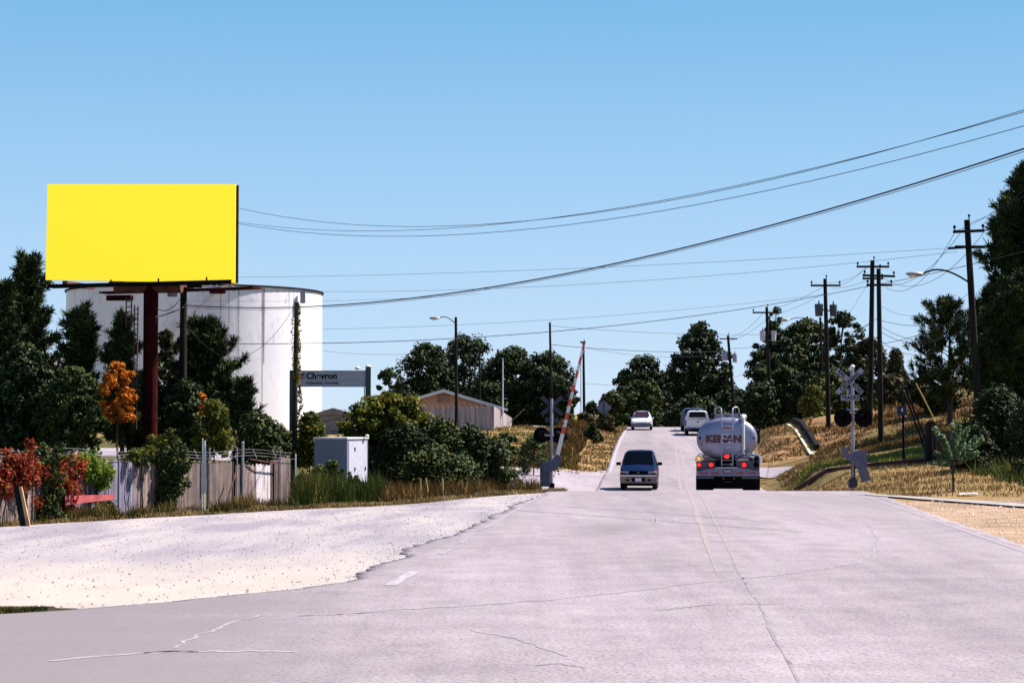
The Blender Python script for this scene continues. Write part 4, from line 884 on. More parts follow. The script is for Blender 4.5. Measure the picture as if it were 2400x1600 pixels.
mb = MB(); p = B2.lerp(C2, .08)+fn*.012; p2 = B2.lerp(C2, .94)+fn*.012; slab(mb, Vector((p.x,p.y,zb_+.15)), Vector((p2.x,p2.y,zb_+.15)), Vector((p2.x,p2.y,zt-.08)), Vector((p.x,p.y,zt-.08)), fn, .01); mb('door', simple('sunlit toned cabinet door', (.42,.42,.5), .5, var=.06), cb, o, smooth=False)  # door paler than the body: sunlight on this side put into its colour
mb = MB(); mb.ball(at(843,1001,Yc+1.2), (.07,.07,.06)); mb('vent_cap', whiteM, cb, o)

# ---------------------------------------------------------------- crossing signals
def blade(mb, c, L, w, ang, y0, y1):
    ca_, sa = math.cos(ang), math.sin(ang); pts = [(-L,-w),(L,-w),(L,w),(-L,w)]
    mb.prism([(c[0]+a*ca_-b_*sa, c[1]+a*sa+b_*ca_) for a, b_ in pts], y0, y1)
def right_signal():
    Y = 69; g = gp(1957, Y); t = thing('crossing_signal', 'railroad crossing signal facing us on the right roadside', 'crossing signal', g, R(0)); k = .003207
    zs = (at(1957,1118,Y).z-g.z)
    p = lambda x, y: ((x-447)*k, (1395-y)*k+zs)
    mb = MB(); mb.tube([(0,0,0), (0,0,p(0,100)[1])], .062, 14); mb('mast', steelM, t)
    mb = MB(); mb.prism([p(400,1400),p(485,1400),p(488,1320),p(465,1290),p(430,1290),p(400,1320)], -.14, .14); mb('base', navyM, t, smooth=False)
    mb = MB(); mb.tube([(p(432,0)[0], -.10, p(0,120)[1]), (p(432,0)[0], .10, p(0,120)[1])], .055, 12); mb.ball((p(450,0)[0],0,p(0,98)[1]), (.09,.09,.07)); mb('bell', whiteM, t)
    c = p(415,255); M1 = simple('crossbuck grey white', (.27,.25,.33), .5, var=.06)
    mb = MB(); blade(mb, c, .60, .085, R(-43), -.085, -.070); b1 = mb('crossbuck_blade', M1, t, smooth=False); mb = MB(); blade(mb, c, .60, .085, R(43), -.105, -.090); b2 = mb('crossbuck_blade', M1, t, smooth=False)
    text_mesh('CROSSING', .185, blackM, b2, (c[0], -.107, c[1]-.012), (R(90),R(-43),0), bold=.004, sx=.98)
    for s, w in ((-1, 'RAIL'), (1, 'ROAD')):
        d = .37; text_mesh(w, .185, blackM, b1, (c[0]+s*d*math.cos(R(43)), -.087, c[1]-s*d*math.sin(R(43))), (R(90),R(43),0), bold=.004, sx=.85)
    q = p(415,370); mb = MB(); mb.prism([(q[0]-.10,q[1]-.10),(q[0]+.10,q[1]-.10),(q[0]+.10,q[1]+.11),(q[0]-.10,q[1]+.11)], -.088, -.07); pl = mb('number_plate', M1, t, smooth=False); text_mesh('2', .23, blackM, pl, (q[0], -.090, q[1]), bold=.006)
    q = p(418,434); mb = MB(); mb.prism([(q[0]-.32,q[1]-.10),(q[0]+.32,q[1]-.10),(q[0]+.32,q[1]+.10),(q[0]-.32,q[1]+.10)], -.090, -.072); pl = mb('tracks_plate', M1, t, smooth=False); text_mesh('TRACKS', .17, blackM, pl, (q[0], -.092, q[1]), bold=.004, sx=.95)
    mb = MB(); z_ = p(0,562)[1]; mb.tube([(p(380,0)[0],0,z_), (p(505,0)[0],0,z_)], .035, 8); mb.tube([(p(330,0)[0],0,p(0,655)[1]), (p(560,0)[0],0,p(0,655)[1])], .04, 8); mb('lamp_bracket', steelM, t)
    for x_ in (335, 555):
        q = p(x_, 653); mb = MB(); mb.disc(q, .312, -.16, -.13, 28); L_ = mb('lamp_background', blackM, t)
        mb = MB(); mb.disc(q, .11, -.19, -.161, 18); mb('lens', simple('dark red lens', (.006,.002,.002), .9, spec=.05), L_)
        mb = MB(); n = 12
        for i in range(n):
            a0, a1 = math.pi*i/n, math.pi*(i+1)/n; P_ = [(q[0]+.13*math.cos(a), q[1]+.13*math.sin(a)) for a in (a0, a1)]
            mb.add([(P_[0][0],-.16,P_[0][1]),(P_[1][0],-.16,P_[1][1]),(P_[1][0],-.42,P_[1][1]),(P_[0][0],-.42,P_[0][1])], [(0,1,2,3)])
        mb('hood', blackM, L_)
    gm = simple('gate machine grey', (.09,.09,.15), .55, var=.08)
    mb = MB(); mb.prism([p(440,1010),p(500,995),p(580,1000),p(585,1165),p(560,1180),p(440,1150)], -.30, .16); mb('gate_machine', gm, t, smooth=False)
    mb = MB(); mb.prism([p(300,972),p(350,955),p(378,1025),p(430,1040),p(520,1120),p(575,1180),p(620,1310),p(525,1345),p(478,1200),p(425,1128),p(345,1082),p(320,1050)], -.37, -.305); mb('counterweight_arm', gm, t, smooth=False)
    mb = MB(); mb.prism([p(430,1130),p(470,1130),p(470,1300),p(430,1300)], -.05, .08); mb('pedestal', blackM, t, smooth=False)
right_signal()
def left_signal():
    Y = 72; g = gp(1267, Y); t = thing('crossing_signal', 'railroad crossing signal seen from behind with its red and white gate raised', 'crossing signal', g); k = .2551/64.8
    zs = at(1267,1127,Y).z-g.z
    p = lambda x, y: ((x-247)*k, (1440-y)*k+zs)
    mb = MB(); mb.tube([(0,0,0), (0,0,p(0,595)[1])], .052, 14); mb('mast', steelM, t)
    mb = MB(); mb.box((0,0,.1+zs), (.2,.2,.36)); mb('base', blackM, t, smooth=False)
    c = p(250,660); M1 = navyM; mb = MB(); blade(mb, c, .50, .075, R(41), .08, .095); mb('crossbuck_blade', M1, t, smooth=False); mb = MB(); blade(mb, c, .50, .075, R(-41), .10, .115); mb('crossbuck_blade', M1, t, smooth=False)
    mb = MB(); q = p(250,790); mb.prism([(q[0]-.25,q[1]-.09),(q[0]+.25,q[1]-.09),(q[0]+.25,q[1]+.09),(q[0]-.25,q[1]+.09)], .08, .1); mb('tracks_plate', M1, t, smooth=False)
    mb = MB(); z_ = p(0,930)[1]; mb.tube([(p(150,0)[0],0,z_), (p(345,0)[0],0,z_)], .04, 8); mb('lamp_bracket', steelM, t)
    for x_ in (150, 303):
        q = p(x_, 930); mb = MB(); mb.disc(q, .285, .10, .13, 26); L_ = mb('lamp_background', blackM, t); mb = MB(); mb.ball((q[0],.05,q[1]), (.16,.16,.16), 14, 8); mb('lamp_housing', blackM, L_)
        mb = MB(); mb.ball((q[0]+.22,.32,q[1]-.02), (.17,.16,.2), 12, 8); mb('hood', blackM, L_)
    gm = simple('gate machine slate', (.055,.06,.11), .6, var=.08)
    mb = MB(); mb.prism([p(140,1172),p(232,1168),p(232,1400),p(140,1398)], -.20, .2); mb('gate_machine', gm, t, smooth=False)
    mb = MB(); mb.prism([p(160,1180),p(235,1172),p(285,1108),p(330,1125),p(332,1188),p(262,1250),p(215,1270),p(160,1270)], -.34, -.21); mb('counterweight_arm', gm, t, smooth=False)
    # gate arm, striped, raised
    a, b_ = p(300,1108), p(545,88); A_ = Vector((a[0], -.27, a[1])); B_ = Vector((b_[0], -.27, b_[1])); L = (B_-A_).length; n = 16; ga = None
    wv = MB(); rds = []
    for i in range(n):
        u0, u1 = i/n, (i+1)/n; P0, P1 = A_.lerp(B_, u0), A_.lerp(B_, u1); w0, w1 = .075-.035*u0, .075-.035*u1
        d = (B_-A_).normalized(); s = Vector((d.z, 0, -d.x)); red_ = (i % 2 == 1 and i > 2); tgt = MB() if red_ else wv; rds += [tgt] if red_ else []
        V = [P0-s*w0, P0+s*w0, P1+s*w1, P1-s*w1]; e2 = Vector((0,.035,0)); tgt.add(V+[v+e2 for v in V], [(0,1,2,3),(7,6,5,4),(0,4,5,1),(1,5,6,2),(2,6,7,3),(3,7,4,0)])
    ga = wv('gate_arm', whiteM, t, smooth=False); [q_('red_stripe', redpM, ga, smooth=False) for q_ in rds]
    mb = MB(); mb.box((B_.x-.05, -.25, B_.z+.03), (.2,.06,.06)); mb('tip_lamp', rustdM, ga, smooth=False)
    for u in (.28, .64): q = A_.lerp(B_, u); mb = MB(); mb.box((q.x-.09,-.25,q.z), (.10,.08,.07)); mb('arm_lamp', rustdM, ga, smooth=False)
left_signal()
# rail & kerb on the right
def strip3(name, label, pts, w, h, m, cat, lift=0):
    P_ = [Vector(p) for p in pts]; t = P_[0].copy(); mb = MB()
    for a, b_ in zip(P_[:-1], P_[1:]):
        d = (b_-a).normalized(); s = Vector((-d.y, d.x, 0)).normalized()*w/2
        mb.add([a-s-t-Vector((0,0,.3)), b_-s-t-Vector((0,0,.3)), b_+s-t-Vector((0,0,.3)), a+s-t-Vector((0,0,.3)), a-s-t+Vector((0,0,h)), b_-s-t+Vector((0,0,h)), b_+s-t+Vector((0,0,h)), a+s-t+Vector((0,0,h))],
               [(0,3,2,1),(4,5,6,7),(0,1,5,4),(1,2,6,5),(2,3,7,6),(3,0,4,7)])
    return tag(mb(name, m, smooth=False), label, cat, loc=t)
rp = [gp(1822,84.5), gp(1900,84), gp(2000,84), gp(2100,84), gp(2190,84.5)]
strip3('railway_rail', 'dark rusty rail running behind the right crossing signal', rp, .14, .17, rustdM, 'rail')
rp = [p+Vector((0,.55,0)) for p in rp]; strip3('kerb', 'pale stone edging just behind the rusty rail', rp, .22, .15, simple('tan stone edging', (.5,.38,.27), .9, var=.25, scale=3), 'kerb')
strip3('drain_wall', 'dark low drain wall slanting down the slope right of the tanker', [gp(1789,140), gp(1805,135), gp(1822,130.5), gp(1840,126), gp(1858,121), gp(1876,116.5)], .25, .34, rubberM, 'wall')
strip3('drain_channel', 'pale concrete drain channel slanting down beside the dark wall', [gp(1782,139), gp(1797,134), gp(1814,129.5), gp(1832,125), gp(1850,120), gp(1868,115.5)], .5, .04, simple('tan concrete', (.6,.45,.3), .9, var=.2), 'drain')
# right hand clutter
pole('short post carrying a small dark blue box on the right slope',2073,880,2074,86,.055,m=woodM,pin=False,name='wooden_post',cat='post')
bx = gp(2071,85.7); mb = MB(); mb.box((0,0,0), (.40,.2,.42)); bo = mb('control_box', navyM, smooth=False); tag(bo, 'small dark blue box fixed on the short post', 'box', loc=at(2071,942,85.8))
mb = MB(); mb.box((0,-.11,.02), (.07,.02,.14)); mb('label_plate', plateM, bo, smooth=False)
for i, (a_, b_) in enumerate((((2077,900),(2126,1035)), ((2086,905),(2134,1032)))):
    p0, p1 = at(*a_, 86.2), at(*b_, 85); mb = MB(); mb.tube([p1-p1, p0-p1], .045, 8); tag(mb('leaning_pole', woodM), ['left','right'][i]+' one of two thin poles leaning beside the short post', 'pole', loc=p1)
p0, p1 = at(2104,880,104), at(2146,950,104); mb = MB(); mb.tube([(0,0,-.3), p0-p1], .035, 10); gu = mb('guy_guard', simple('yellow plastic', (.42,.28,.05), .5)); tag(gu, 'slanting yellow guy wire guard on the right hillside', 'guy guard', loc=p1)
g = gp(2135,83); t = thing('timber_pile', 'thick dark timber block standing on the right slope', 'timber', g); mb = MB(); h_ = at(2135,966,83).z-g.z; mb.prism([(-.19,-.1),(.19,-.1),(.19,h_*.93),(.12,h_),(-.08,h_*.99),(-.19,h_*.9)], -.2, .2); mb('block', woodM, t, smooth=False); mb = MB(); mb.prism([(.02,.05),(.10,.05),(.10,h_*.8),(.02,h_*.8)], -.215, -.202); mb('batten', woodGM, t, smooth=False)
g = gp(2172,84); mb = MB(); mb.box((0,0,.5), (1.0,.8,1.3)); mb.box((.05,0,1.2), (.8,.6,.1)); tag(mb('rust_barrel_box', rustdM, smooth=False), 'rusty brown box half hidden behind the shiny sapling', 'box', loc=g)
mb = MB(); rr = random.Random(3)
V = [(rr.uniform(-.15,.15)+i*.09-.2, rr.uniform(-.08,.08)+(j-.5)*.3, .03+rr.random()*.07) for i in range(6) for j in range(2)]; mb.add(V, [(2*i, 2*i+1, 2*i+3, 2*i+2) for i in range(5)]); tag(mb('plastic_bag', whiteM, smooth=False), 'crumpled white plastic litter beside the shiny sapling', 'litter', loc=gp(2218,58.5))
# stakes on the left
for i, (bx_, by_, tx_, ty_, Y_, w_) in enumerate(((986,1132,978,1097,67,.035),(966,1118,966,1098,68,.03),(1018,1120,1016,1098,68.5,.04))):
    g = gp(bx_, Y_); T = at(tx_, ty_, Y_)-g; mb = MB(); mb.tube([(0,0,-.1), T], [w_, w_*.85], 6)
    tag(mb('wooden_stake', stakeM), ['tallest leaning orange stake in the dry grass','short stake left of the tallest one by the dark bush','short stub of wood right of the leaning stake','thin stake behind the leaning one','small stake at the left of the stake group'][i], 'stake', loc=g)
g = gp(58, 48.6); T = at(32,1118,48.9)-g; mb = MB(); mb.tube([(0.16,0,-.1), T+Vector((.16,0,.0))], .05, 4); tag(mb('leaning_board', stakeM), 'tan board leaning on the fence below the red creeper', 'board', loc=g)
mb = MB(); mb.tube([(-.0,.1,-.1), T+Vector((.04,.1,.0))], .10, 4); tag(mb('leaning_board', woodM), 'dark board leaning behind the tan one', 'board', loc=g)

# ---------------------------------------------------------------- diamond sign (back)
g = gp(1387, 152); t = thing('road_sign', 'diamond road sign seen from behind on the hilltop', 'sign', g); c = at(1387,936,152)-g; mb = MB(); h_ = .62
mb.prism([(c.x-h_,c.z),(c.x,c.z-h_),(c.x+h_,c.z),(c.x,c.z+h_)], .04, .06); mb('plate', simple('bare sign back', (.12,.12,.18), .5), t, smooth=False); mb = MB(); mb.box((0,0,c.z/2+.25), (.08,.06,c.z+.8)); mb('post', greenpM, t, smooth=False)

# ---------------------------------------------------------------- house and far fence
g = gp(1018, 158); hs = thing('house', 'low salmon house with white gable trim behind a pale fence', 'house', g, R(4)); ap = at(1018,898,158).z-g.z; ev = at(1018,938,158).z-g.z; hw_ = 4.6
mb = MB(); mb.prism([(-hw_,-.3),(hw_,-.3),(hw_,ev),(0,ap-.12),(-hw_,ev)], 0, 11); mb('wall', salmonM, hs, smooth=False)
for s in (-1, 1):
    mb = MB(); mb.prism([(s*(hw_+.5),ev-.14),(0,ap),(0,ap+.14),(s*(hw_+.5),ev)], -.5, 11.4); mb('roof', shingleM, hs, smooth=False)
    mb = MB(); mb.prism([(s*(hw_+.5),ev-.22),(0,ap-.10),(0,ap+.15),(s*(hw_+.5),ev+.01)], -.56, -.503); mb('gable_trim', whiteM, hs, smooth=False)
mb = MB(); mb.box((0,-.03,ap-.62), (.95,.06,.6)); mb('gable_vent', simple('vent brown', (.30,.17,.13), .8), hs, smooth=False)
pf = simple('pale board fence', (.33,.27,.28), .9, var=.25, scale=6, stretch=(1,1,.05))
fn_ = thing('board_fence', 'pale board fence with a line of barbed wire in front of the salmon house', 'fence', gp(1135,146)); o = fn_.location.copy()
def vpanel(mb, P0, P1, z0a, z0b, z1a, z1b, t=.06, strip=.14, wob=.02):
    d = (P1-P0); L = d.length; n = max(1, int(L/strip)); d.normalize(); s = Vector((-d.y, d.x, 0))
    for i in range(n):
        u0, u1 = i/n, (i+.96)/n; j = random.uniform(0, wob); a = P0.lerp(P1, u0)+s*j; b_ = P0.lerp(P1, u1)+s*j; z0, z1 = z0a+(z0b-z0a)*u0, z1a+(z1b-z1a)*u0+random.uniform(-.04, .02)
        V = [Vector((a.x,a.y,z0)), Vector((b_.x,b_.y,z0)), Vector((b_.x,b_.y,z1)), Vector((a.x,a.y,z1))]; mb.add(V+[v+s*t for v in V], [(0,1,2,3),(7,6,5,4),(0,4,5,1),(1,5,6,2),(2,6,7,3),(3,7,4,0)])
P0, P1, P2 = Vector((X(930,146),146,0)), Vector((X(1135,146),146,0)), Vector((X(1180,188),188,0))
mb = MB(); vpanel(mb, P0, P1, o.z-.3, o.z-.3, at(930,938,146).z, at(1135,932,146).z, strip=.3); vpanel(mb, P1, P2, o.z-.3, o.z, at(1135,932,146).z, at(1180,962,188).z, strip=.3); mb('fence_boards', pf, fn_, o, smooth=False)
mb = MB()
for i in range(13): x = 968+i*13; mb.tube([at(x,938,145.9), at(x-8,926,145.9)], .03, 4)
mb.tube([at(965,929,145.9), at(1130,925,145.9)], .015, 4); mb('barbed_wire', steelM, fn_, o)
p0, p1 = at(1165,975,140), at(1205,938,140); mb = MB(); mb.tube([(0,0,0), p1-p0], .03, 5); tag(mb('fence_rail', stakeM), 'slanting thin stick against the dark trees right of the fence', 'stick', loc=p0)
# ---------------------------------------------------------------- weathered fence by the lot
wf = thing('slatted_fence', 'weathered slatted fence with barbed wire along the gravel lot', 'fence', gp(300,56)); o = wf.location.copy()
def fpt(dx):      # fence line Y by photo column
    return float(np.interp(dx, [-60,0,345,470,540,680], [48.6,50,57.5,60.5,62,65]))
def seg(dx0, dx1, t0, t1, m, name='panel', strip=.075, lab=None, yb=0, wob=.012):
    Y0, Y1 = fpt(dx0)+yb, fpt(dx1)+yb; a, b_ = gp(dx0, Y0), gp(dx1, Y1); mb = MB()
    vpanel(mb, Vector((a.x,Y0,0)), Vector((b_.x,Y1,0)), a.z-.08, b_.z-.08, at(dx0,t0,Y0).z, at(dx1,t1,Y1).z, .02, strip, wob); ob = mb(name, m, wf, o, smooth=False)
    if lab: ob['label'] = lab
seg(-60,60,1050,1048,slatM); seg(60,165,1050,1050,slatM); seg(165,222,1052,1054,slatGM,lab='grey blue fence panel'); seg(222,312,1054,1060,slatGM,lab='grey blue fence panel'); seg(312,332,1058,1062,slatM)
seg(332,425,1064,1062,slatM); seg(425,470,1063,1058,slatDM); seg(478,540,1062,1058,slatDM,lab='brown slatted gate leaf'); 
seg(540,590,1066,1068,slatM); seg(590,622,1064,1070,slatLM,lab='whitened bulging panel'); seg(622,648,1055,1053,slatDM); seg(648,672,1050,1050,slatM)
for dx, ty, r_, mm in ((-5,1040,.03,steelM),(80,1042,.03,steelM),(203,1030,.025,steelM),(225,1048,.035,navyM),(276,1048,.03,steelM),(330,1050,.03,steelM),(467,1008,.02,whiteM),(472,1014,.028,whiteM),(483,1030,.03,steelM),(540,1028,.035,blackM),(546,1030,.03,steelM),(559,1017,.055,steelM),(630,1062,.03,blackM),(645,1034,.02,steelM),(675,1040,.06,blackM),(680,1045,.03,whiteM)):
    Y0 = fpt(dx)-.06; a = gp(dx, Y0); r_ *= .75; mb = MB(); mb.tube([(a.x,Y0,a.z-.1), (a.x,Y0,at(dx,ty,Y0).z)], r_, 8); mb.ball((a.x,Y0,at(dx,ty,Y0).z), r_*1.3, 8, 5); mb('post', mm, wf, o)
mb = MB()
for h_ in (0, 7, 14):
    pts = [at(dx, 1046-h_+4*math.sin(dx*.03)+(dx/680*4), fpt(dx)-.1+h_*.02) for dx in range(-60, 681, 20)]; mb.tube(pts, .008, 4)
for dx in range(-40, 680, 45): mb.tube([at(dx,1052,fpt(dx)), at(dx-9,1032,fpt(dx)+.3)], .012, 4)
mb('barbed_wire', simple('dull wire', (.16,.15,.16), .7), wf, o)
mb = MB(); mb.tube([at(575,1054,62.6), at(600,1058,63), at(645,1066,64)], .02, 5); mb.tube([at(425,1052,61), at(465,1049,61)], .02, 5); mb.tube([at(512,1185,60.8), at(541,1085,61.6)], .03, 5); mb('brace_rail', rustdM, wf, o)
mb = MB(); Yp = 55.0; a_, b_ = at(150,1140,52.6), at(262,1138,54.9); slab(mb, a_-Vector((0,0,.22)), b_-Vector((0,0,.10)), b_+Vector((0,0,.03)), a_+Vector((0,0,.03)), Vector((0,-1,0)), .02)
mb('red_board', simple('faded red board', (.36,.06,.06), .7, var=.2, scale=3), wf, o, smooth=False)
# torn white sheet on the post
mb = MB(); pts = [(462,1065),(466,1048),(473,1018),(474,1130),(458,1132),(466,1110),(462,1090)]; V = [at(x,y,fpt(470)-.15) for x, y in pts]
mb.add(V+[v+Vector((0,.03,0)) for v in V], [(0,1,2,6),(6,2,3,5),(5,3,4),(7,13,9,8),(13,12,10,9),(12,11,10)]); tag(mb('torn_sheet', whiteM, off=V[3], smooth=False), 'torn white sheet hanging from the tall white fence post', 'sheet', loc=V[3])
# creepers over the fence
def creeper(label, spots, m, per=90, leaf=.10, seed=1, depth=.25):
    r = np.random.default_rng(seed); C = []; Rd = []
    for dx, dy, rx, rz in spots:
        Y0 = fpt(dx)-.22; c = at(dx, dy, Y0); k = mpp(Y0); n = max(4, int(rx*rz/60))
        for i in range(n): a = r.normal(size=2)*.5; C.append((c.x+a[0]*rx*k*1.25, c.y+r.normal()*.08, c.z+a[1]*rz*k*1.15)); Rd.append((.19, .15, .21))
    C = np.array(C); b0 = gp(spots[0][0], fpt(spots[0][0])-.2); t = thing('creeper', label, 'creeper', b0); mb = MB()
    for dx, dy, rx, rz in spots[:4]: Y0 = fpt(dx)-.16; a = gp(dx, Y0); e = at(dx, dy, Y0); branchy(mb, a-b0, e-b0, .02, .008, 5, .06)
    mb('stem', barkM, t); V, tone = leaf_quads(C-np.array(b0), np.array(Rd), per, leaf, r); arr_mesh('leaves', V, 4, tone, m, t)
creeper('red creeper spilling over the left end of the fence', [(20,1062,34,26),(45,1085,30,38),(10,1090,10,40),(62,1070,22,34),(35,1125,18,20),(75,1100,16,34),(0,1110,16,34),(50,1065,34,20)], redM, 70, .10, 1)
creeper('red and orange creeper hanging on the fence right of the reddest one', [(150,1062,26,18),(140,1085,28,24),(160,1100,18,40),(148,1140,14,34),(128,1110,14,26),(175,1060,16,10),(160,1075,22,22),(140,1120,22,30),(172,1100,10,24)], redM, 60, .10, 2)
creeper('dark green creeper between the two red ones', [(108,1060,26,24),(112,1100,24,44),(118,1150,22,32),(85,1045,26,12),(130,1035,24,10),(100,1170,22,20)], mixM, 75, .10, 3)
creeper('bright green creeper tumbling over the grey fence panel', [(212,1066,28,18),(222,1085,24,24),(240,1078,14,18),(205,1100,14,16),(190,1058,14,14),(215,1050,34,8),(228,1110,8,18)], limeM, 75, .10, 4)
creeper('big olive creeper mound hiding the middle of the fence', [(375,1045,46,34),(380,1080,40,40),(372,1120,34,40),(395,1060,26,40),(345,1048,24,16),(320,1050,26,10),(365,1155,24,22),(405,1100,16,34)], mixM, 95, .11, 5)
creeper('yellow tinged top growth of the olive mound', [(330,1046,32,10),(370,1022,34,14),(405,1045,14,24),(300,1045,18,7)], yelM, 50, .11, 6)
creeper('low tan bush growing at the foot of the grey fence panel', [(245,1165,26,16),(235,1178,30,12),(262,1172,20,14)], weedM, 70, .10, 7)
# vine on the wooden pole beside the sign
r = np.random.default_rng(9); C = []; base_ = pT2.location
for i in range(150):
    dy = 700+i*2.0+r.normal()*2; wx = 685+r.normal()*2+(0 if dy < 860 else (dy-860)*.03*abs(r.normal())*2+3*math.sin(dy*.05)); C.append(tuple(at(wx, dy, 73.85)-base_))
for i in range(16): C.append(tuple(at(672+r.normal()*1.5, 735+i*9, 73.9)-base_))
V, tone = leaf_quads(C, (.06,.06,.09), 9, .085, r); vn = arr_mesh('vine', V, 4, np.clip(tone+.25, 0, 1), yelM, None, base_); tag(vn, 'yellow vine climbing the bare wooden pole beside the long sign', 'vine')
# weedy stalks in front of cabinet
r = np.random.default_rng(11)
def stalks(label, spots, m, seed):
    r = np.random.default_rng(seed); b0 = gp(spots[0][0], spots[0][3]); t = thing('weed_clump', label, 'weeds', b0); C = []; mb = MB()
    for dx, top, w, Y0 in spots:
        for k in range(5):
            x = dx+r.normal()*w; g = gp(x, Y0); T = at(x+r.normal()*4, top+abs(r.normal())*12, Y0); mb.tube([g-b0, T-b0], .012, 4)
            for i in range(14): C.append(tuple(g.lerp(T, .2+.8*i/13)-b0))
    mb('stalks', barkM, t); V, tone = leaf_quads(C, (.09,.09,.08), 16, .11, r); arr_mesh('leaves', V, 4, tone, m, t)
stalks('tall green weeds standing against the dark side of the cabinet', [(700,1085,8,66.5),(722,1072,8,67),(745,1070,7,67.2),(765,1058,6,67.4),(780,1075,6,67.4),(735,1100,16,66),(765,1100,14,66),(700,1110,10,65.8)], greenwM, 3)
stalks('thinner weeds before the lit door of the cabinet', [(805,1085,7,67.3),(818,1095,6,67.3),(832,1100,5,67.4)], greenwM, 4)

# ---------------------------------------------------------------- vehicles
def ringpts(y, zb, zl, zt, w, wt):
    h = [(0,zb),(w*.84,zb),(w*.96,zb+.07),(w,zb+.35*(zl-zb)),(w,zb+.7*(zl-zb)),(w*.975,zl)]
    if zt-zl > .12: h += [(w*.95+(wt-w*.95)*.1, zl+.1*(zt-zl)), (w*.95+(wt-w*.95)*.85, zl+.82*(zt-zl)), (wt-.05, zt-.045), (wt-.16, zt-.005), (0, zt+.015)]
    else: h += [(w*.955,zl+.02),(w*.90,zl+.045),(w*.8,zl+.06),(w*.5,zt+.02),(0,zt+.035)]
    return [(x, y, z) for x, z in h]+[(-x, y, z) for x, z in h[-2:0:-1]]
def wheelset(t, xs, ys, r, w):
    for y in ys:
        for s in (-1, 1):
            mb = MB(); n = 20; x = s*xs
            mb.prism([(y+r*math.cos(2*math.pi*i/n), r+r*math.sin(2*math.pi*i/n)) for i in range(n)], x-w/2, x+w/2, 'x'); wo = mb('wheel', rubberM, t)
            mb = MB(); mb.prism([(y+r*.58*math.cos(2*math.pi*i/n), r+r*.58*math.sin(2*math.pi*i/n)) for i in range(n)], x+s*(w/2+.002), x+s*(w/2+.02), 'x'); mb('rim', steelM, wo)
def quadp(t, name, m, pts, thick=.015, parent=None):
    P_ = [Vector(p) for p in pts]; n = (P_[1]-P_[0]).cross(P_[-1]-P_[0]).normalized(); k = len(P_); mb = MB()
    mb.add(P_+[p-n*thick for p in P_], [tuple(range(k)), tuple(range(2*k-1, k-1, -1))]+[(i, i+k, (i+1) % k+k, (i+1) % k) for i in range(k)]); return mb(name, m, parent or t, smooth=False)
def carbody(t, st, m): mb = MB(); mb.loft([ringpts(*s) for s in st]); return mb('body', m, t, angle=28)
def cab_glass(t, a, b_, front, name, m=glassM, ins=.06):       # glass over the slope from station a (low) to b (high), on the roof-side strip
    ya, za, wa = a; yb, zb, wb = b_; s = -1 if front else 1
    off = Vector((0, s*.025, .042)); p = [(-wa,ya,za),(wa,ya,za),(wb,yb,zb),(-wb,yb,zb)]
    p = [Vector(q)+off for q in p]
    if not front: p = p[::-1]
    return quadp(t, name, m, p, .012)
def place(dxc, Y, dyg=None): g = gp(dxc, Y); return g
# -- dark van coming towards us (front = -y)
van = thing('minivan', 'dark blue minivan driving towards us in the left lane', 'minivan', place(1465.5,95)+Vector((0,0,.05)), R(-5.2))
carbody(van, [(-.02,.34,.66,.72,.72,.6),(.08,.30,.82,.88,.84,.7),(.35,.26,.98,1.03,.89,.78),(.95,.24,1.08,1.16,.90,.78),(1.35,.24,1.12,1.34,.90,.74),(1.95,.24,1.14,1.80,.90,.66),(2.4,.24,1.14,1.87,.90,.66),(4.2,.24,1.14,1.86,.90,.66),(4.6,.28,1.12,1.76,.88,.64),(4.72,.36,1.0,1.3,.84,.6)], cardM)
cab_glass(van, (1.0,1.17,.70), (1.93,1.79,.60), True, 'windscreen')
for s in (-1, 1):
    for y0, y1 in ((1.95,2.75),(2.85,3.7),(3.8,4.4)): quadp(van, 'side_window', glassM, [(s*.885,y0,1.2),(s*.885,y1,1.2),(s*.70,y1,1.74),(s*.70,y0+.1,1.74)][::s], .012)
    mb = MB(); mb.box((s*1.0,1.5,1.23), (.22,.1,.15)); mb.box((s*.91,1.52,1.18), (.08,.05,.05)); mb('wing_mirror', blackM, van, smooth=False)
    quadp(van, 'headlight', lensM, [(s*.47,-.0,.78),(s*.74,.045,.78),(s*.74,.06,.90),(s*.47,.03,.90)][::s], .03)
    quadp(van, 'turn_signal', ambR, [(s*.75,.05,.78),(s*.86,.16,.78),(s*.86,.17,.90),(s*.75,.065,.90)][::s], .02)
    mb = MB(); mb.disc((s*.52,.48), .075, -.135, -.11, 14, .05); mb('fog_lamp', blackM, van)
quadp(van, 'grille', blackM, [(-.45,-.02,.77),(.45,-.02,.77),(.45,.02,.91),(-.45,.02,.91)], .02)
mb = MB(); mb.prism([(-.86,.34),(.86,.34),(.88,.62),(.84,.72),(-.84,.72),(-.88,.62)], -.11, .12); bp = mb('bumper', tanM, van, smooth=False)
mb = MB(); mb.box((0,-.118,.69), (1.70,.03,.06)); mb('chrome_strip', whiteM, bp, smooth=False); mb = MB(); mb.box((0,-.12,.50), (.62,.02,.18)); mb('intake', blackM, bp, smooth=False)
mb = MB(); mb.box((0,-.14,.50), (.30,.02,.15)); mb('licence_plate', plateM, van, smooth=False)
mb = MB(); mb.box((0,.3,.28), (1.5,.3,.16)); mb('air_dam', blackM, van, smooth=False)
wheelset(van, .76, (.85,3.75), .33, .22)
quadp(van, 'badge', steelM, [(-.05,-.03,.83),(.05,-.03,.83),(.05,-.02,.87),(-.05,-.02,.87)], .01)
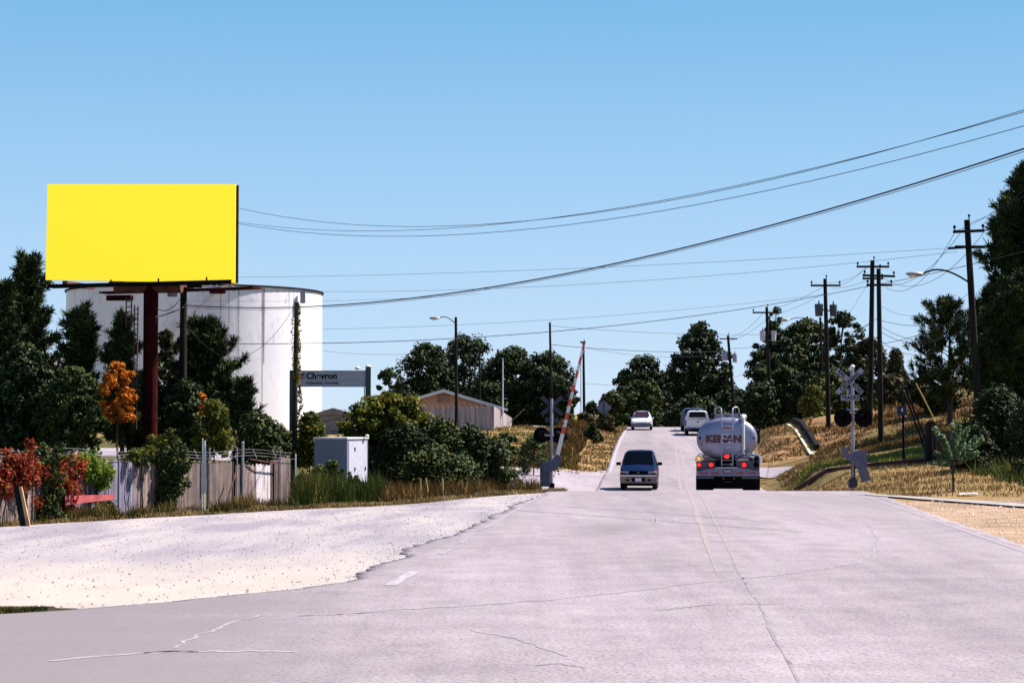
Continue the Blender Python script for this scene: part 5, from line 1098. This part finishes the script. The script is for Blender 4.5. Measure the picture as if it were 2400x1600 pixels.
# -- white sedan, front to us
sed = thing('sedan', 'white sedan coming over the far hill in the left lane', 'car', place(1473,161)+Vector((0,0,.05)), R(-4.6))
carbody(sed, [(-.02,.32,.58,.62,.74,.6),(.10,.26,.70,.74,.83,.7),(.6,.22,.84,.89,.86,.7),(1.15,.22,.90,.97,.87,.72),(1.75,.22,.94,1.46,.87,.60),(2.3,.22,.95,1.54,.87,.58),(3.0,.22,.95,1.48,.87,.60),(3.6,.22,.95,1.04,.86,.7),(4.5,.28,.9,.95,.82,.7),(4.6,.36,.8,.84,.78,.6)], carwM)
cab_glass(sed, (1.13,1.05,.66), (1.74,1.47,.52), True, 'windscreen', simple('dark red glass', (.035,.012,.02), .1))
mb = MB(); mb.prism([(-.83,.28),(.83,.28),(.84,.52),(-.84,.52)], -.12, .1); mb('bumper', simple('grey bumper', (.10,.10,.15), .6), sed, smooth=False)
quadp(sed, 'grille', blackM, [(-.4,-.025,.56),(.4,-.025,.56),(.4,.01,.68),(-.4,.01,.68)], .02)
for s in (-1, 1):
    quadp(sed, 'headlight', lensM, [(s*.42,-.01,.57),(s*.78,.05,.57),(s*.78,.08,.69),(s*.42,.03,.69)][::s], .03)
    for y0, y1 in ((1.7,2.4),(2.45,3.2)): quadp(sed, 'side_window', glassM, [(s*.86,y0,1.0),(s*.86,y1,1.0),(s*.65,y1-.1,1.42),(s*.65,y0+.2,1.42)][::s], .012)
    mb = MB(); mb.box((s*.93,1.45,1.0), (.14,.08,.1)); mb('wing_mirror', whiteM, sed, smooth=False)
quadp(sed, 'turn_signal', ambR, [(.72,-.0,.70),(.84,.07,.70),(.84,.07,.75),(.72,.0,.75)], .02)
wheelset(sed, .74, (.8,3.5), .31, .2)
# -- white pickup, tail to us
def pickup(label, dxc, Y, pm, rz):
    t = thing('pickup_truck', label, 'pickup truck', place(dxc, Y)+Vector((0,0,.05)), rz)
    mb = MB(); mb.prism([(0,.55),(1.9,.55),(1.9,1.18),(0,1.18)], -.93, -.86, 'x'); mb.prism([(0,.55),(1.9,.55),(1.9,1.18),(0,1.18)], .86, .93, 'x'); mb.box((0,.95,.62), (1.72,1.9,.1)); mb('truck_bed', pm, t, smooth=False)
    mb = MB(); mb.loft([ringpts(*s) for s in [(1.92,.5,1.2,1.78,.93,.70),(2.1,.5,1.2,1.86,.93,.70),(3.2,.5,1.2,1.86,.93,.70),(3.9,.5,1.2,1.3,.93,.8),(5.2,.5,1.12,1.18,.9,.78),(5.3,.55,.9,.95,.86,.7)]]); mb('body', pm, t, angle=28)
    mb = MB(); mb.box((0,-.02,.87), (1.66,.05,.60)); tg = mb('tailgate', pm, t, smooth=False)
    mb = MB(); mb.box((0,-.05,1.0), (.16,.02,.08)); mb('handle', blackM, tg, smooth=False)
    for s in (-1, 1):
        mb = MB(); mb.box((s*.89,-.025,.93), (.11,.06,.4)); mb('tail_light', redR, t, smooth=False)
    mb = MB(); mb.box((0,-.12,.50), (1.7,.14,.16)); mb('bumper', simple('dark bumper', (.05,.05,.07), .5), t, smooth=False)
    mb = MB(); mb.prism([(-.64,1.34),(.64,1.34),(.56,1.74),(-.56,1.74)], 1.895, 1.91); mb('rear_window', glassM, t, smooth=False)
    mb = MB(); mb.box((0,2.1,1.87), (.3,.08,.03)); mb('brake_lamp', blackM, t, smooth=False)
    mb = MB(); mb.box((0,2.0,.42), (1.1,4.4,.14)); mb('chassis', blackM, t, smooth=False)
    wheelset(t, .79, (.95,4.3), .37, .24); return t
pk = pickup('white pickup truck ahead of the tanker climbing the hill', 1602, 147, carwM, R(-4.3))
mb = MB(); mb.box((0,.2,1.22), (1.5,.3,.06)); mb.box((.3,.5,1.2), (.6,.5,.1)); mb('cargo', simple('brown load', (.35,.22,.2), .9, var=.3), pk, smooth=False)
pickup('dark blue pickup truck almost hidden in front of the white one', 1591, 157, carbM, R(-4.3))
# -- tiny parked car on the field
g = gp(1238,166); pc_ = thing('parked_car', 'pale car roof showing over the brow of the yellow field', 'car', g, R(80)); zoff = at(1238,972,166).z-g.z-1.35
pc_.location.z += zoff*.0
carbody(pc_, [(-2.0,.3,.6,.65,.7,.6),(-1.8,.26,.8,.85,.82,.7),(-1.0,.24,.9,.95,.85,.7),(-.5,.24,.95,1.32,.85,.6),(.5,.24,.95,1.38,.85,.6),(1.1,.24,.95,1.0,.85,.7),(2.0,.3,.85,.9,.8,.7)], carwM)
for s in (-1, 1): quadp(pc_, 'side_window', glassM, [(s*.85,-.6,1.0),(s*.85,.9,1.0),(s*.64,.5,1.3),(s*.64,-.4,1.3)][::s], .012)
wheelset(pc_, .74, (-1.2,1.3), .31, .2)

# -- tanker
tr = thing('tanker_truck', 'silver fuel tanker truck seen from behind in the right lane', 'tanker truck', place(1670.5,78.2)+Vector((0,0,.05)), R(-6.35)); k = .002985
tp = lambda x, y: ((x-585)*k, (1388-y)*k)
nn2 = 48
def ell(cx_, cz_, a, b_, y, n=nn2): return [(cx_+a*math.copysign(abs(math.cos(2*math.pi*i/n))**.93, math.cos(2*math.pi*i/n)), y, cz_+b_*math.copysign(abs(math.sin(2*math.pi*i/n))**.93, math.sin(2*math.pi*i/n))) for i in range(n)]
cx0, cz0 = tp(578, 705); a0, b0 = 1.18, .845
mb = MB(); mb.loft([ell(cx0,cz0,a0*f_,b0*f_,y_) for f_, y_ in ((.30,.30),(.60,.33),(.85,.39),(.96,.46),(1.0,.56),(1.0,12.2),(.9,12.5))]); tank = mb('tank', tankerM, tr, angle=50)
mb = MB(); 
mb.loft([ell(cx0,cz0,a0*1.022,b0*1.022,.60), ell(cx0,cz0,a0*1.022,b0*1.022,.66)]); mb('rim', simple('dark seam', (.12,.12,.17), .5), tank)
mb = MB(); q = tp(570,402); mb.prism([tp(405,445), tp(735,445), tp(728,372), tp(425,372)], .62, 11.5); wk = mb('catwalk', simple('grey walkway', (.24,.23,.32), .6), tr, smooth=False)
text_mesh('4200', .10, maroonM, wk, (tp(575,408)[0], .612, tp(0,408)[1]), bold=.004)
lm = simple('pale ladder rail', (.34,.35,.42), .4, .3)
mb = MB()
for s, xa, xb in ((-1,505,418),(1,650,735)):
    x0_, z0_ = tp(xa,1065); x1_ = tp(xb,0)[0]; zt_ = tp(0,330)[1]; pts = [(x0_,.10,z0_),(x0_,.10,tp(0,400)[1]),(x0_,.14,zt_)]
    for i in range(1, 9): a = math.pi*i/8; pts.append((x0_+(x1_-x0_)*(1-math.cos(a))/2, .16+.3*i/8, zt_+.13*math.sin(a)))
    pts.append((x1_,.55,tp(0,372)[1])); mb.tube(pts, .024, 8)
for i in range(12): z_ = tp(0,1040-i*56)[1]; mb.tube([(tp(505,0)[0],.10,z_),(tp(650,0)[0],.10,z_)], .013, 6)
mb('ladder', lm, tr)
mb = MB(); x_ = tp(792,0)[0]; mb.tube([(x_,.24,tp(0,915)[1]),(x_,.24,tp(0,430)[1]),(x_-.02,.5,tp(0,395)[1]),(x_-.08,2.5,tp(0,395)[1])], .05, 12); mb.ball((x_+.03,.5,tp(0,410)[1]), (.1,.14,.09)); mb('vapour_pipe', whiteM, tr)
for px_ in (218, 928): mb = MB(); mb.disc(tp(px_,695), .04, .36, .45, 12); mb('marker_lamp', blackM, tr)
cx1 = tp(530,710); text_mesh('KENAN', .37, maroonM, tr, (cx1[0], .285, cx1[1]), bold=.022, sx=1.12)
q = tp(578,560); mb = MB(); mb.prism([tp(515,530),tp(640,530),tp(632,575),tp(605,600),tp(550,600),tp(522,575)], .285, .30); mb('emblem', simple('faded brown emblem', (.22,.16,.20), .6), tr, smooth=False)
q = tp(258,778); text_mesh('PT', .13, maroonM, tr, (q[0], .40, q[1]), bold=.004)
q = tp(300,937); mb = MB(); h_ = .165; mb.prism([(q[0]-h_,q[1]),(q[0],q[1]-h_),(q[0]+h_,q[1]),(q[0],q[1]+h_)], .05, .065); pl = mb('placard', simple('faded red placard', (.17,.05,.06), .6), tr, smooth=False); mb = MB(); mb.prism([(q[0]-.09,q[1]-.03),(q[0]+.09,q[1]-.03),(q[0]+.09,q[1]+.03),(q[0]-.09,q[1]+.03)], .042, .049); mb('placard_band', simple('placard band', (.3,.25,.28), .6), pl, smooth=False)
fm = simple('tanker frame grey', (.11,.11,.16), .5, .3, var=.1)
for q_ in ([tp(172,1010),tp(420,1000),tp(420,1075),tp(172,1125)],[tp(690,1000),tp(1000,985),tp(1000,1110),tp(700,1078)]): mb = MB(); mb.prism(q_, .02, .12); mb('light_panel', simple('dark light panel', (.05,.05,.075), .5), tr, smooth=False)
mb = MB()
for zy, r_ in ((912,.035),(985,.03)): mb.tube([(tp(690,0)[0],.06,tp(0,990)[1]),(tp(700,0)[0],.06,tp(0,940)[1]),(tp(740,0)[0],.06,tp(0,zy)[1]),(tp(900,0)[0],.06,tp(0,zy)[1]),(tp(985,0)[0],.06,tp(0,zy+12)[1]),(tp(1000,0)[0],.06,tp(0,1000)[1])], r_, 8)
mb.tube([(tp(760,0)[0],.0,tp(0,965)[1]),(tp(850,0)[0],-.02,tp(0,930)[1]),(tp(930,0)[0],.0,tp(0,965)[1])], .04, 8); mb('hose_rack', fm, tr)
for a_, r_ in ((tp(955,965),.10),(tp(955,1045),.11),(tp(890,965),.07)): mb = MB(); mb.disc(a_, r_, -.02, .25, 18); mb('hose_end', blackM, tr)
mb = MB(); mb.prism([tp(415,985),tp(700,985),tp(700,1075),tp(415,1075)], .13, .2); mb('rear_recess', blackM, tr, smooth=False)
mb = MB(); mb.ball((tp(627,0)[0],.10,tp(0,1040)[1]), (.035,.04,.05)); mb('valve', whiteM, tr)
def lamp(x, y, rx, rz, m, nm='tail_lamp'):
    c_ = tp(x, y); b_ = MB(); b_.disc(c_, rx*1.22, -.015, .015, 18, rz*1.22); bo_ = b_('lamp_bezel', blackM, tr); b_ = MB(); b_.disc(c_, rx, -.045, -.017, 18, rz); b_(nm, m, bo_)
lamp(208,1045,.085,.085,redL); lamp(367,1045,.092,.092,redL); lamp(797,1045,.097,.097,redL); lamp(572,935,.112,.085,redL,'brake_lamp'); lamp(205,965,.08,.08,ambL,'amber_lamp')
mb = MB(); mb.prism([tp(172,1135),tp(300,1105),tp(420,1084),tp(715,1084),tp(860,1100),tp(1000,1130),tp(1000,1192),tp(172,1192)], -.14, .16); bu = mb('bumper', simple('polished bumper', (.15,.15,.22), .45, .2, var=.08), tr, smooth=False)
mb = MB(); mb.box((tp(567,0)[0],-.13,tp(0,1082)[1]+.005), (.86,.06,.02)); mb('step_edge', whiteM, bu, smooth=False)
for x_ in (267,420,738,897): mb = MB(); c_ = tp(x_,1153); mb.box((c_[0],-.15,c_[1]), (.31,.02,.06)); mb('reflector', redR, bu, smooth=False)
mb = MB(); c_ = tp(582,1130); mb.box((c_[0],-.152,c_[1]), (.34,.02,.19)); pl = mb('licence_plate', simple('plate maroon', (.13,.06,.08), .5), bu, smooth=False); text_mesh('TANK', .10, plateM, pl, (c_[0], -.164, c_[1]), bold=.001)
for s in (-1, 1):
    mb = MB(); mb.box((s*.88,-.06,tp(0,1215)[1]), (.66,.04,.05)); mb('under_rail', fm, tr, smooth=False)
    mb = MB(); mb.box((s*.93,.2,.31), (.64,.02,.56)); mb('mud_flap', blackM, tr, smooth=False)
mb = MB(); mb.box((0,.6,.36), (1.24,.9,.56)); mb.box((0,6,.85), (.9,11,.2)); mb('chassis', blackM, tr, smooth=False)
for x_ in (525,668): c_ = tp(x_,1223); mb = MB(); mb.disc(c_, .035, .10, .13, 10); mb('small_tail_lamp', redR, tr)
mb = MB(); c_ = tp(585,1272); mb.box((c_[0],.12,c_[1]), (.26,.02,.03)); mb('tag', navyM, tr, smooth=False)
for y_ in (.9,2.2,9.6,10.9):
    for s in (-1, 1):
        for w_ in (.72, 1.05):
            mb = MB(); r_ = .5; mb.prism([(y_+r_*math.cos(2*math.pi*i/22), r_+r_*math.sin(2*math.pi*i/22)) for i in range(22)], s*w_-.14, s*w_+.14, 'x'); mb('wheel', rubberM, tr)
for s in (-1, 1): mb = MB(); mb.prism([(.3,.75),(.35,1.02),(.9,1.12),(2.2,1.12),(2.75,1.02),(2.8,.75)], s*.98-.25, s*.98+.25, 'x'); mb('fender', fm, tr, smooth=False)
cab_ = MB(); cab_.loft([ringpts(*s_) for s_ in [(12.6,.6,1.7,2.62,1.1,.95),(12.8,.6,1.7,2.7,1.12,1.0),(14.2,.6,1.7,2.7,1.12,1.0),(14.7,.6,1.6,1.75,1.1,.9),(16.3,.6,1.4,1.5,1.0,.85)]]); cab_('cab', simple('white cab paint', (.6,.6,.64), .4), tr)
for s in (-1, 1):
    mb = MB(); mb.box((s*1.33,13.9,2.02), (.20,.12,.62)); mb.tube([(s*1.05,13.9,2.2),(s*1.33,13.9,2.2)], .02, 6); mb('wing_mirror', blackM, tr, smooth=False)
    mb = MB(); mb.tube([(s*1.22,11.7,1.0),(s*1.22,13.4,1.0)], .3, 14); mb('fuel_tank', chromeM, tr)
wheelset(tr, 1.05, (15.2,), .5, .28)
# ---------------------------------------------------------------- groups of repeats
GR = dict(pine_tree='pines', broadleaf_tree='broadleaf trees', shrub='bushes', utility_pole='utility poles', street_lamp='street lamps', power_line='overhead lines', wooden_stake='stakes in the dry grass',
          creeper='creepers on the fence', crossing_signal='crossing signals', pickup_truck='pickup trucks ahead of the tanker', weed_clump='tall weeds by the cabinet', leaning_pole='leaning poles', leaning_board='boards leaning on the fence')
for o in list(bpy.data.objects):
    n_ = o.name.split('.')[0]
    if o.parent is None and n_ in GR: o['group'] = GR[n_]
